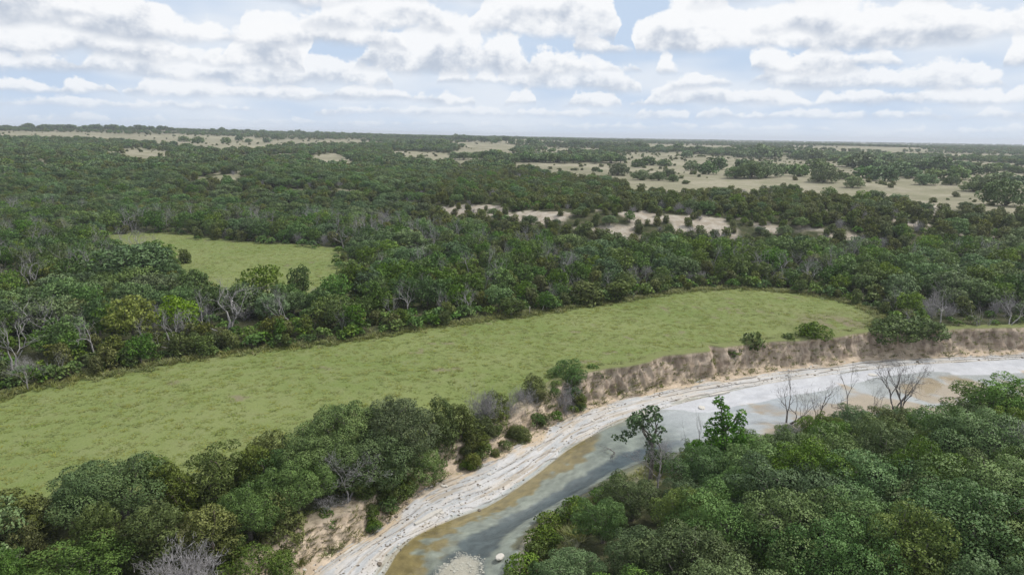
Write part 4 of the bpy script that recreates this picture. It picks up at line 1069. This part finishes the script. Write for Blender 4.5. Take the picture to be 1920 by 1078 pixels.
margin(np.vstack([FIELD2, FIELD2[:1]])[::-1], 0.30, 0.3, 2.5, 'far margin')
def understory(x, y, z, r, dT, dK, strip, bare, nv, n2, st):
    if dT > -1 or bare: return
    h = 2.0 * rg0.uniform(0.6, 1.4); place('bush', x, y, z, h, h * 1.5, rg0.uniform(0, 6.28), None, None, 'understory')
wood(95, 262, 5.0, understory, -47, 47, -2.0)
for j in range(0, NS):
    if 2.75 < SPAR[j] < 4.1 or 4.9 < SPAR[j] < 7.4:
        if R1() < (0.42 if SPAR[j] < 4.1 else 0.34):
            f_ = rg0.uniform(-0.3, 1.0); q_ = Tc[j] * (1 - f_) + Bs[j] * f_; h = rg0.uniform(1.2, 2.6)
            zz_ = -4.6 + (4.6 - float(drop(np.zeros(1), np.array([j]))[0])) * (1 - max(f_, 0)) ** 1.3
            k_ = R1(); place('bush' if k_ < 0.5 else 'juniper' if k_ < 0.78 or SPAR[j] < 6 else 'deadshrub', q_[0], q_[1], zz_ - 0.2, h, h * 1.3, rg0.uniform(0, 6.28), None, None, 'bank')
def slope_wood(x, y, z, r, dT, dK, strip, bare, nv, n2, st):
    ys = float(np.interp(x, [-600, -200, -75, 0, 100, 250, 600], [330, 285, 268, 215, 205, 212, 262]))
    if y < ys or dT > 0: return
    if bare and R1() < (0.15 if float(fbm(x / 16, y / 12, 66, 3)) < -0.1 else 0.5): return
    if nv > (0.34 if x < -40 else 0.18) and y > 300 and R1() < 0.75: return
    a = R1(); left = x < -40
    kind = 'juniper' if a < (0.5 if left else 0.8) else 'oak' if a < 0.88 else 'elm' if a < 0.94 else 'deadshrub'
    h = {'juniper': 4.3, 'oak': 5.4, 'elm': 5.4, 'deadshrub': 3.8}[kind] * rg0.uniform(0.7, 1.25)
    if bare: h *= 0.66
    wr = {'juniper': 0.98, 'oak': 1.3, 'elm': 0.95, 'deadshrub': 1.0}[kind]
    place(kind, x, y, z, h, h * wr, rg0.uniform(0, 6.28), None, None, 'slope' if y < ys + 55 else 'plateau')
wood(190, 520, 4.9, slope_wood)
def far_wood(x, y, z, r, dT, dK, strip, bare, nv, n2, st):
    if nv > (0.3 if x < -40 else 0.10) and R1() < 0.85: return
    a = R1(); kind = 'juniper' if a < 0.45 else 'oak' if a < 0.9 else 'elm'
    h = {'juniper': 4.6, 'oak': 6.0, 'elm': 6.0}[kind] * rg0.uniform(0.75, 1.25)
    place(kind, x, y, z, h, h * {'juniper': 1.1, 'oak': 1.4, 'elm': 1.0}[kind], rg0.uniform(0, 6.28), None, None, 'distance')
wood(520, 1100, 8.6, far_wood, -43, 43)
wood(1100, 2600, 18.0, far_wood, -43, 43)
wood(2600, 6000, 48.0, far_wood, -43, 43)

# ------------------------------------------------------------------ make the plants
for d in ALL:
    p = np.array(d['p']); D = np.linalg.norm(p - CAMP); d['D'] = D
    u, v, f = proj(p + np.array([0, 0, d['h'] * 0.6]))
    d['in'] = f > 0 and -60 < u < 1980 and -40 < v < 1150
    d['size'] = d['h'] / D if d['in'] else d['h'] / D * 0.05
    if d['var'] is None: d['var'] = int(rg0.integers(0, NVAR[d['kind']]))
    d['var'] %= NVAR[d['kind']]
    d['lod'] = 0 if D < 118 else 1 if D < 480 else 2
    if not d['in'] and d['lod'] == 0 and D > 60: d['lod'] = 1
PER = {}
for d in ALL: PER.setdefault(NAME[d['kind']], []).append(d)
single, mass = [], []
for nm, L in PER.items():
    L.sort(key=lambda d: (d['zone'] != 'hero', -d['size']))
    vis = [d for d in L if d['in']][:300]
    ids = set(id(d) for d in vis)
    single += vis; mass += [d for d in L if id(d) not in ids]
LOOK = {'oak': 'grey green live oak', 'juniper': 'olive juniper', 'elm': 'leafy green tree', 'bush': 'bright green bush', 'deadtree': 'bare grey dead tree', 'deadshrub': 'grey dead juniper', 'darkdead': 'dark dead tree', 'snag': 'grey snag'}
WHERE = {'strip': 'in the near wood between meadow and sandy bank', 'shore': 'on the shore of the creek below the big grove', 'grove': 'in the big grove on the near side of the creek', 'bottom wood': 'in the wood beyond the meadow',
         'slope': 'on the pale bare slope beyond the wood', 'plateau': 'on the wooded rise above the bare slope', 'straw field': 'standing free in the far straw field', 'field row': 'in the tree row across the far fields', 'skyline': 'on the skyline', 'straw scrub': 'scattered small in the far straw field', 'bank': 'clinging to the sandy creek bank', 'margin': 'along the far edge of the big meadow', 'far margin': 'along the rim of the small far meadow', 'understory': 'under the trees of the wood beyond the meadow', 'distance': 'in the distant woods'}
LMARK = [d for d in single if d['zone'] == 'hero']
SHORT = ['nearest', 'second nearest', 'third nearest', 'fourth nearest', 'fifth nearest', 'sixth nearest', 'seventh nearest', 'eighth nearest', 'ninth nearest', 'tenth nearest']
for d in single:
    if d['zone'] == 'hero': continue
    best = min(LMARK, key=lambda h: (h['p'][0] - d['p'][0]) ** 2 + (h['p'][1] - d['p'][1]) ** 2)
    d['cell'] = (math.hypot(best['p'][0] - d['p'][0], best['p'][1] - d['p'][1]), best)
def shorten(t):
    for cut in (' standing', ' squeezed', ' between', ' where', ' hanging', ' poking', ' touching', ' overhanging', ' sprawling', ' leaning', ' rising', ' filling', ' against', ' beside', ' at the', ' in the', ' on the', ' above', ' below', ' with', ' left of', ' right of', ' just', ' over', ' behind', ' near', ' in front', ' of the'):
        k = t.find(cut)
        if k > 9: t = t[:k]
    return t.rstrip(',')
MEANH = {'oak': 6.3, 'juniper': 4.6, 'elm': 6.2, 'bush': 2.0, 'deadtree': 6.5, 'deadshrub': 4.0}
cells = {}
for d in single:
    if d['zone'] == 'hero' or d['cell'][0] > 80: continue
    m_ = MEANH.get(d['kind'], 5); sz = 'tall ' if d['h'] > m_ * 1.15 else 'low ' if d['h'] < m_ * 0.85 else ''
    b_ = d['cell'][1]['p']; rx, ry = d['p'][0] - b_[0], d['p'][1] - b_[1]; rr = math.hypot(b_[0], b_[1])
    al = (rx * b_[0] + ry * b_[1]) / rr; la = (rx * b_[1] - ry * b_[0]) / rr
    if abs(al) > abs(la): way = 'behind' if al > 0 else 'in front of'
    else: way = 'right of' if la > 0 else 'left of'
    d['label'] = f"{sz}{LOOK[d['kind']]} {way} the {shorten(d['cell'][1]['label'])}"
    cells.setdefault(d['label'], []).append(d)
for key, L in cells.items():
    if len(L) == 1: continue
    L.sort(key=lambda d: d['cell'][0])
    for i, d in enumerate(L):
        d['label'] = f"{SHORT[i]} {key}" if i < 10 else None
        if d['label'] and len(d['label'].split()) > 16: d['label'] = None
# straw field oaks are told apart by width and place along the field
sf = sorted([d for d in single if d['zone'] == 'straw field'], key=lambda d: math.atan2(d['p'][0], d['p'][1]))
ORD = ['first', 'second', 'third', 'fourth', 'fifth', 'sixth', 'seventh', 'eighth', 'ninth', 'tenth', 'eleventh', 'twelfth', 'thirteenth', 'fourteenth', 'fifteenth', 'sixteenth', 'seventeenth', 'eighteenth', 'nineteenth', 'twentieth']
right = [d for d in sf if d['p'][0] > 30]; left = [d for d in sf if d['p'][0] <= 30]
for part, ref in ((left, 'far fields left of centre'), (right, 'straw fields right of centre')):
    n = len(part)
    for i, d in enumerate(part):
        if i < 20: d['label'] = f"{ORD[i]} free standing live oak from the left in the {ref}"
        elif n - 1 - i < 20: d['label'] = f"{ORD[n - 1 - i]} free standing live oak from the right in the {ref}"
seen = {}
for d in single:
    if d['label']: seen.setdefault(d['label'], []).append(d)
for lab, L in seen.items():
    if len(L) > 1:
        for d in L: d['label'] = None
for d in single:
    grp = f"{CAT[d['kind']]}{'es' if d['kind'] == 'bush' else 's'} {WHERE.get(d['zone'], 'along the creek and meadow')}"
    lab = d['label'] or f"{LOOK[d['kind']]} {WHERE[d['zone']]}"
    cm, tm, H, Rr = get_parts(d['kind'], d['var'], d['lod'])
    root = link(bpy.data.objects.new(NAME[d['kind']], None))
    root.empty_display_size = 0.5
    root.location = (d['p'][0], d['p'][1], d['p'][2] - 0.05)
    root.rotation_euler = (d['tilt'][1], d['tilt'][0], d['rz'])
    s = d['w'] / (2 * Rr)
    if d['kind'] in ('deadtree', 'darkdead'): s = min(s, 1.35 * d['h'] / H)
    root.scale = (s, s, d['h'] / H)
    tag(root, lab, CAT[d['kind']], grp)
    deadk = d['kind'] in ('deadtree', 'deadshrub', 'snag', 'darkdead')
    link(bpy.data.objects.new('trunk', tm), root)
    link(bpy.data.objects.new('crown', cm), root)

# the rest of the woods: one mass of each kind, instanced on points
def joined(cm, tm, name):
    """one mesh of trunk and crown with two materials"""
    nv1, nv2 = len(cm.vertices), len(tm.vertices)
    V = np.empty((nv1 + nv2) * 3, np.float32); cm.vertices.foreach_get('co', V[:nv1 * 3]); tm.vertices.foreach_get('co', V[nv1 * 3:])
    F1 = np.empty(len(cm.polygons) * 4, np.int32); cm.loops.foreach_get('vertex_index', F1)
    F2 = np.empty(len(tm.polygons) * 4, np.int32); tm.loops.foreach_get('vertex_index', F2)
    me = raw_mesh(name, V.reshape(-1, 3), np.concatenate([F1, F2 + nv1]).reshape(-1, 4))
    me.materials.append(cm.materials[0]); me.materials.append(tm.materials[0])
    mi = np.zeros(len(me.polygons), np.int32); mi[len(cm.polygons):] = 1; me.polygons.foreach_set('material_index', mi)
    if 'custom_normal' in cm.attributes:
        a = np.zeros((nv1 + nv2) * 3, np.float32); b = np.empty(nv1 * 3, np.float32); cm.attributes['custom_normal'].data.foreach_get('vector', b); a[:nv1 * 3] = b
        b = np.empty(nv2 * 3, np.float32); tm.vertices.foreach_get('normal', b); a[nv1 * 3:] = b
        me.polygons.foreach_set('use_smooth', np.full(len(me.polygons), True))
        at = me.attributes.new('custom_normal', 'FLOAT_VECTOR', 'POINT'); at.data.foreach_set('vector', a)
    for nm in ('rnd', 'lobe'):
        if nm in cm.attributes:
            a = np.zeros(nv1 + nv2, np.float32); b = np.empty(nv1, np.float32); cm.attributes[nm].data.foreach_get('value', b); a[:nv1] = b; fattr(me, nm, a)
    return me
def mass_object(name, label, pts, variants):
    """pts: list of (xyz, scale xyz, rz, index)"""
    colx = bpy.data.collections.new(name + '_kinds')
    for i, me_ in enumerate(variants): colx.objects.link(bpy.data.objects.new('%s_kind_%03d' % (name, i), me_))
    me = bpy.data.meshes.new(name)
    P = np.array([p[0] for p in pts], np.float32)
    me.vertices.add(len(P)); me.vertices.foreach_set('co', P.ravel())
    a = me.attributes.new('scl', 'FLOAT_VECTOR', 'POINT'); a.data.foreach_set('vector', np.array([p[1] for p in pts], np.float32).ravel())
    a = me.attributes.new('rot', 'FLOAT_VECTOR', 'POINT'); a.data.foreach_set('vector', np.array([(0, 0, p[2]) for p in pts], np.float32).ravel())
    a = me.attributes.new('idx', 'INT', 'POINT'); a.data.foreach_set('value', np.array([p[3] for p in pts], np.int32))
    o = link(bpy.data.objects.new(name, me)); tag(o, label, name.split('_')[-1], kind='stuff')
    g = bpy.data.node_groups.new(name, 'GeometryNodeTree')
    g.interface.new_socket('Geometry', in_out='INPUT', socket_type='NodeSocketGeometry'); g.interface.new_socket('Geometry', in_out='OUTPUT', socket_type='NodeSocketGeometry')
    gi = g.nodes.new('NodeGroupInput'); go = g.nodes.new('NodeGroupOutput')
    ip = g.nodes.new('GeometryNodeInstanceOnPoints'); ci = g.nodes.new('GeometryNodeCollectionInfo')
    ci.inputs['Collection'].default_value = colx; ci.inputs['Separate Children'].default_value = True; ci.inputs['Reset Children'].default_value = True
    def na(nm, dt):
        n = g.nodes.new('GeometryNodeInputNamedAttribute'); n.data_type = dt; n.inputs['Name'].default_value = nm
        return [s_ for s_ in n.outputs if s_.enabled][0]
    ip.inputs['Pick Instance'].default_value = True
    g.links.new(gi.outputs[0], ip.inputs['Points']); g.links.new(ci.outputs[0], ip.inputs['Instance'])
    g.links.new(na('idx', 'INT'), ip.inputs['Instance Index']); g.links.new(na('scl', 'FLOAT_VECTOR'), ip.inputs['Scale'])
    e2r = g.nodes.new('FunctionNodeEulerToRotation'); g.links.new(na('rot', 'FLOAT_VECTOR'), e2r.inputs[0]); g.links.new(e2r.outputs[0], ip.inputs['Rotation'])
    g.links.new(ip.outputs[0], go.inputs[0])
    md = o.modifiers.new('instances', 'NODES'); md.node_group = g
    return o
MASSN = {'live_oak': ('oak_woodland', 'distant mass of live oaks covering the plain'), 'juniper_tree': ('juniper_woodland', 'distant mass of junipers covering rise and plain'), 'elm_tree': ('mixed_woodland', 'distant green broadleaf trees among the woods'),
         'dead_tree': ('dead_woodland', 'further grey dead trees in the woods'), 'dead_juniper': ('dead_scrubland', 'further grey dead junipers in the scrub'), 'leafy_bush': ('bush_undergrowth', 'further low bushes under the trees and on the shore')}
by = {}
for d in mass: by.setdefault(NAME[d['kind']], []).append(d)
for nm, L in by.items():
    if nm not in MASSN: continue
    keys = {}; var = []; pts = []
    for d in L:
        k = (d['kind'], d['var'], d['lod'])
        if k not in keys:
            cm, tm, H, Rr = get_parts(*k); keys[k] = (len(var), H, Rr); var.append(joined(cm, tm, 'mass_tree'))
        i, H, Rr = keys[k]; s = d['w'] / (2 * Rr)
        pts.append(((d['p'][0], d['p'][1], d['p'][2] - 0.1), (s, s, d['h'] / H), d['rz'], i))
    mass_object(MASSN[nm][0], MASSN[nm][1], pts, var)

# ------------------------------------------------------------------ grass tussocks and weeds (stuff)
def tuft_mesh(seed, mat, n=12, h=0.35, spread=0.22, wd=0.05):
    rg = np.random.default_rng(seed)
    V = []; F = []
    for i in range(n):
        a = rg.uniform(0, 6.28); r = spread * math.sqrt(rg.random()) ; b = np.array([math.cos(a) * r, math.sin(a) * r, -0.03])
        hh = h * rg.uniform(0.5, 1.2); lean = np.array([math.cos(a), math.sin(a), 0]) * hh * rg.uniform(0.5, 1.5)
        sd_ = np.array([-math.sin(a), math.cos(a), 0]) * wd
        k = len(V); V += [b - sd_, b + sd_, b + lean + [0, 0, hh] + sd_ * 0.3, b + lean + [0, 0, hh] - sd_ * 0.3]; F.append((k, k + 1, k + 2, k + 3))
    me = raw_mesh('tuft', np.array(V), np.array(F), mat)
    fattr(me, 'rnd', np.repeat(rg.random(n), 4)); fattr(me, 'lobe', np.full(4 * n, rg.random()))
    return me
M['blade'] = leaf_mat('grass blades', (0.21, 0.255, 0.08), (0.285, 0.315, 0.118), (0.36, 0.37, 0.175), trans=0.45, huevar=0.08)
M['weed'] = leaf_mat('weed leaves', (0.13, 0.155, 0.055), (0.22, 0.24, 0.10), (0.30, 0.28, 0.16), trans=0.3, huevar=0.1)
def in_box(P, n, rg):
    P = np.array(P); lo, hi = P.min(0), P.max(0)
    x = rg.uniform(lo[0], hi[0], n); y = rg.uniform(lo[1], hi[1], n); k = inside(P, x, y)
    return x[k], y[k]
rgt = np.random.default_rng(9)
x, y = in_box(MEADOW, 80000, rgt)
k = (np.hypot(x, y) < 240) & (np.abs(np.degrees(np.arctan2(x, y))) < 46)
x, y = x[k], y[k]
dn_ = fbm(x / 4, y / 2.5, 301, 3)
k = rgt.random(len(x)) < np.clip(0.42 + dn_ * 0.3, 0.03, 1); x, y = x[k], y[k]
x2, y2 = in_box(FIELD2, 9000, rgt); x = np.concatenate([x, x2]); y = np.concatenate([y, y2])
z = terrain(x, y)
pts = []
for i in range(len(x)):
    s = rgt.uniform(0.5, 1.3); pts.append(((x[i], y[i], z[i]), (s, s, s * rgt.uniform(.15, .38)), rgt.uniform(0, 6.28), int(rgt.integers(0, 4))))
mass_object('meadow_grass', 'tufted green grass covering the two meadows', pts, [tuft_mesh(i, M['blade']) for i in range(4)])
# taller weeds along the meadow margins, on the cliff and on the creek shore
wp = []
for i in range(0, len(UP_W) - 1):
    a, b = UP_W[i], UP_W[i + 1]; L_ = np.linalg.norm(b - a)
    for _ in range(int(L_ * 9)):
        t = rgt.random(); q_ = a + (b - a) * t + rgt.normal(size=2) * 1.1
        wp.append((q_[0], q_[1], float('nan'), rgt.uniform(0.5, 1.5)))
nb_ = 5200
cc_ = rgt.integers(0, NS, nb_)
for j in cc_:
    if not -2 < SPAR[j] < 18: continue
    if rgt.random() < 0.22:
        q_ = Tc[j] + INL[j] * rgt.uniform(-0.1, 1.6); wp.append((q_[0], q_[1], float('nan'), rgt.uniform(0.4, 1.1)))
    elif rgt.random() < 0.5:
        r_ = int(rgt.integers(8, NR - 2)); wp.append((PXb[r_, j], PYb[r_, j], PZb[r_, j], rgt.uniform(0.3, 1.0)))
    else:
        r_ = int(rgt.integers(2, NT3)); q_ = A3[r_, j]; wp.append((q_[0], q_[1], zk[r_, j], rgt.uniform(0.4, 1.3)))
WPT = np.array(wp); nanz = np.isnan(WPT[:, 2]); WPT[nanz, 2] = terrain(WPT[nanz, 0], WPT[nanz, 1])
pts = [((a[0], a[1], a[2]), (a[3], a[3], a[3] * 0.8), rgt.uniform(0, 6.28), int(rgt.integers(0, 3))) for a in WPT]
mass_object('bank_weeds', 'rough weeds along the meadow rim and creek banks', pts, [tuft_mesh(20 + i, M['weed'], 18, 0.5, 0.35, 0.06) for i in range(3)])
# gravel on the bar
def stone_mesh(seed, mat, flat=0.6):
    rg = np.random.default_rng(seed)
    import bmesh
    bm = bmesh.new(); bmesh.ops.create_icosphere(bm, subdivisions=2, radius=1)
    me = bpy.data.meshes.new('stone')
    off = rg.uniform(0, 50, 3)
    for v in bm.verts:
        k = 1 + 0.5 * float(vnoise(v.co.x * 1.3 + off[0], v.co.y * 1.3 + v.co.z + off[1], seed)); v.co = v.co * k; v.co.z = max(min(v.co.z * flat, flat * 0.62), -flat * 0.6)
    bm.to_mesh(me); bm.free(); me.materials.append(mat); return me
STN = [stone_mesh(i, M['limestone'], 0.55) for i in range(4)]
pts = []
ii, jj = np.nonzero((bar > 0.14))
for _ in range(4200):
    k = int(rgt.integers(0, len(ii))); a, b = ii[k], jj[k]; s = rgt.uniform(0.02, 0.055) * (1 + (rgt.random() < 0.05) * 1.6)
    pts.append(((A2[a, b, 0] + rgt.normal() * .15, A2[a, b, 1] + rgt.normal() * .15, zbed[a, b] + s * 0.2), (s, s, s), rgt.uniform(0, 6.28), int(rgt.integers(0, 4))))
mass_object('bar_gravel', 'pale limestone gravel on the low bar in the creek', pts, STN)

M['debris'] = plain('dark flood debris', (0.16, 0.13, 0.095))
pts = []
for _ in range(5200):
    a = int(rgt.integers(4, NT1)); b = int(rgt.integers(0, NS))
    if not -2 < SPAR[b] < 17: continue
    if float(fbm(ARC[b] / 6.0, tl[a, 0] * 6, 131, 3)) < -0.02 and rgt.random() < 0.8: continue
    s = rgt.uniform(0.03, 0.10) * (1 + (rgt.random() < 0.08) * 1.6)
    pts.append(((A1[a, b, 0] + rgt.normal() * .1, A1[a, b, 1] + rgt.normal() * .1, zled[a, b] + s * 0.15), (s, s * rgt.uniform(.6, 1.6), s), rgt.uniform(0, 6.28), int(rgt.integers(0, 6))))
mass_object('ledge_debris', 'stones and dark flood debris strewn over the white ledges', pts, STN[:3] + [stone_mesh(40 + i, M['debris'], 0.5) for i in range(3)])
# ------------------------------------------------------------------ single rocks, slabs, driftwood
def rock(u, v, zc, size, label, flat=1.0, group=None):
    P = on_plane(u, v, zc); o = link(bpy.data.objects.new('limestone_rock', STN[int(rgt.integers(0, 4))]))
    o.location = P; o.scale = (size, size * 0.75, size * flat); o.rotation_euler = (0, 0, rgt.uniform(0, 6.28)); tag(o, label, 'rock', group)
rock(938, 1043, WL + 0.08, 0.55, 'white limestone rock standing in the water beside the gravel bar', 0.7)
rock(1316, 764, WL + 0.05, 0.75, 'white limestone rock on the brown shoal left of the vine column', 0.6)
rock(1636, 703, WL + 0.05, 0.8, 'grey rock lying in the shallow water behind the fan shaped dead tree', 0.5)
def slab(u, v, u2, v2, wdt, label, h=0.14):
    a = on_plane(u, v, -4.78); b = on_plane(u2, v2, -4.78); L_ = np.linalg.norm(b - a); ang = math.atan2(b[1] - a[1], b[0] - a[0])
    n = 14; rg = np.random.default_rng(int(u))
    top = [(L_ * (i / (n - 1) - 0.5), wdt * 0.5 * (0.75 + 0.4 * rg.random()) * math.sin(math.pi * (0.08 + 0.84 * i / (n - 1))) ** 0.5) for i in range(n)]
    bot = [(L_ * (i / (n - 1) - 0.5), -wdt * 0.5 * (0.75 + 0.4 * rg.random()) * math.sin(math.pi * (0.08 + 0.84 * i / (n - 1))) ** 0.5) for i in range(n)][::-1]
    ring = top + bot; m_ = len(ring)
    V = [(x_, y_, -0.25) for x_, y_ in ring] + [(x_, y_, h) for x_, y_ in ring]
    import bmesh
    bm = bmesh.new(); vs = [bm.verts.new(v_) for v_ in V]
    for i in range(m_): bm.faces.new((vs[i], vs[(i + 1) % m_], vs[m_ + (i + 1) % m_], vs[m_ + i]))
    bm.faces.new(vs[m_:]); bmesh.ops.recalc_face_normals(bm, faces=bm.faces)
    me = bpy.data.meshes.new('slab'); bm.to_mesh(me); bm.free(); me.materials.append(M['limestone'])
    o = link(bpy.data.objects.new('limestone_slab', me)); o.location = (a + b) / 2; o.rotation_euler = (0, 0, ang); tag(o, label, 'rock slab')
slab(778, 983, 828, 955, 0.55, 'long pale limestone slab lying along the lower ledge')
slab(645, 1040, 700, 1000, 0.35, 'narrow limestone slab at the foot of the bare sandy bank')
slab(1330, 742, 1368, 734, 0.5, 'flat limestone slab at the water edge below the cliff gully')
# driftwood lying in the creek
P = on_plane(1130, 848, WL + 0.02)
a_, b_, H_, R_ = dead_proto('tree', 2, 'darkdead', 0)
root = link(bpy.data.objects.new('driftwood', None)); root.location = P + np.array([1.5, 0, 0]); root.rotation_euler = (RAD(8), RAD(-84), RAD(12)); root.scale = (0.34, 0.34, 0.34)
tag(root, 'dark driftwood branch lying in the shallow creek water', 'driftwood')
link(bpy.data.objects.new('branch', a_), root); link(bpy.data.objects.new('crown', b_), root)
# a green branch fallen from the bank onto the ledges
P = on_plane(700, 995, -4.5); cm, tm, H_, R_ = proto('bush', 1, 0)
root = link(bpy.data.objects.new('leafy_bush', None)); root.location = P; root.scale = (0.55, 0.5, 0.42); tag(root, 'leafy olive bush fallen from the sandy bank onto the white ledges', 'bush')
link(bpy.data.objects.new('trunk', tm), root); link(bpy.data.objects.new('crown', cm), root)

# fence posts at the far meadow edge
for i, (u, v, hh, lb) in enumerate(((993, 588, 1.5, 'pale upright fence post at the far meadow edge, leftmost of three'), (1017, 583, 1.3, 'leaning pale fence post, middle of the three at the far meadow edge'), (1033, 580, 1.2, 'short fence post nearest the dark rounded junipers'))):
    P = G(u, v); tb = Tubes(); tb.add([[0, 0, -0.3], [0, 0, hh * .5], [0.02, 0, hh - .03], [0.02, 0, hh]], [0.09, 0.085, 0.08, 0.02], 8)
    o = link(bpy.data.objects.new('fence_post', tb.mesh('post', M['post']))); o.location = P; o.rotation_euler = (0, (0, 0.22, 0.05)[i], 0); tag(o, lb, 'fence post', 'fence posts at the far meadow edge')

# far farm buildings
def house(u, v, wpx, label, long=1.8):
    P = G(u, v); D = np.linalg.norm(P - CAMP); Wd = max(wpx * D / FPX, 6); dp = Wd / long; h = min(3.6, Wd * 0.4)
    root = link(bpy.data.objects.new('farm_house', None)); root.location = P; root.rotation_euler = (0, 0, rgt.uniform(-.3, .3)); tag(root, label, 'house')
    x_, y_ = Wd / 2, dp / 2; rz = h + dp * 0.28
    V = [(-x_, -y_, -1), (x_, -y_, -1), (x_, y_, -1), (-x_, y_, -1), (-x_, -y_, h), (x_, -y_, h), (x_, y_, h), (-x_, y_, h)]
    link(bpy.data.objects.new('wall', raw_mesh('wall', V, [(0, 1, 5, 4), (1, 2, 6, 5), (2, 3, 7, 6), (3, 0, 4, 7)], M['white'])), root)
    e = 0.4
    V = [(-x_ - e, -y_ - e, h - .1), (x_ + e, -y_ - e, h - .1), (x_ + e, 0, rz), (-x_ - e, 0, rz), (-x_ - e, y_ + e, h - .1), (x_ + e, y_ + e, h - .1)]
    V += [(a, b, c - 0.15) for a, b, c in V]
    F = [(0, 1, 2, 3), (3, 2, 5, 4), (6, 9, 8, 7), (9, 10, 11, 8), (0, 6, 7, 1), (4, 5, 11, 10), (0, 3, 9, 6), (3, 4, 10, 9), (1, 7, 8, 2), (2, 8, 11, 5)]
    link(bpy.data.objects.new('roof', raw_mesh('roof', V, F, M['roofm'])), root)
    for k_ in (-0.55, 0.0, 0.55):
        V = [(k_ * x_ - .6, -y_ - .04, 0.8), (k_ * x_ + .6, -y_ - .04, 0.8), (k_ * x_ + .6, -y_ - .04, 2.1), (k_ * x_ - .6, -y_ - .04, 2.1)]
        V += [(a, b + 0.1, c) for a, b, c in V]
        link(bpy.data.objects.new('window', raw_mesh('window', V, [(0, 1, 2, 3), (0, 4, 5, 1), (1, 5, 6, 2), (2, 6, 7, 3), (3, 7, 4, 0)], M['glass'])), root)
house(166, 243.5, 7, 'tiny white farm house on the left skyline')
house(1117, 269.5, 9, 'pale farm house among the far trees, left one of three')
house(1142, 270.5, 6, 'small white farm house among the far trees, middle of three')
house(1163, 271.5, 6, 'small white farm house among the far trees, right one of three')

# ------------------------------------------------------------------ haze
HAZE = 0.00016
bx = raw_mesh('haze', [(-11000, -11000, -60), (11000, -11000, -60), (11000, 11000, -60), (-11000, 11000, -60), (-11000, -11000, 62), (11000, -11000, 62), (11000, 11000, 62), (-11000, 11000, 62)],
              [(3, 2, 1, 0), (4, 5, 6, 7), (0, 1, 5, 4), (1, 2, 6, 5), (2, 3, 7, 6), (3, 0, 4, 7)])
m, n, out = mat_base('thin blue haze')
pv = n.new('ShaderNodeVolumePrincipled'); pv.inputs['Color'].default_value = (0.88, 0.93, 1.0, 1); pv.inputs['Density'].default_value = HAZE; pv.inputs['Anisotropy'].default_value = 0.2
n.l.new(pv.outputs[0], out.inputs['Volume']); bx.materials.append(m)
ho = link(bpy.data.objects.new('haze', bx)); tag(ho, 'thin bluish haze over the far woods', 'haze', kind='stuff')
print('TRIS', sum(len(m_.polygons) for m_ in bpy.data.meshes) * 2)
print('plants', len(ALL), 'single', len(single), 'mass', len(mass), 'protos', len(PROTO), 'tris', sum(sum(len(x.polygons) for x in p[:2]) for p in PROTO.values()) * 2)
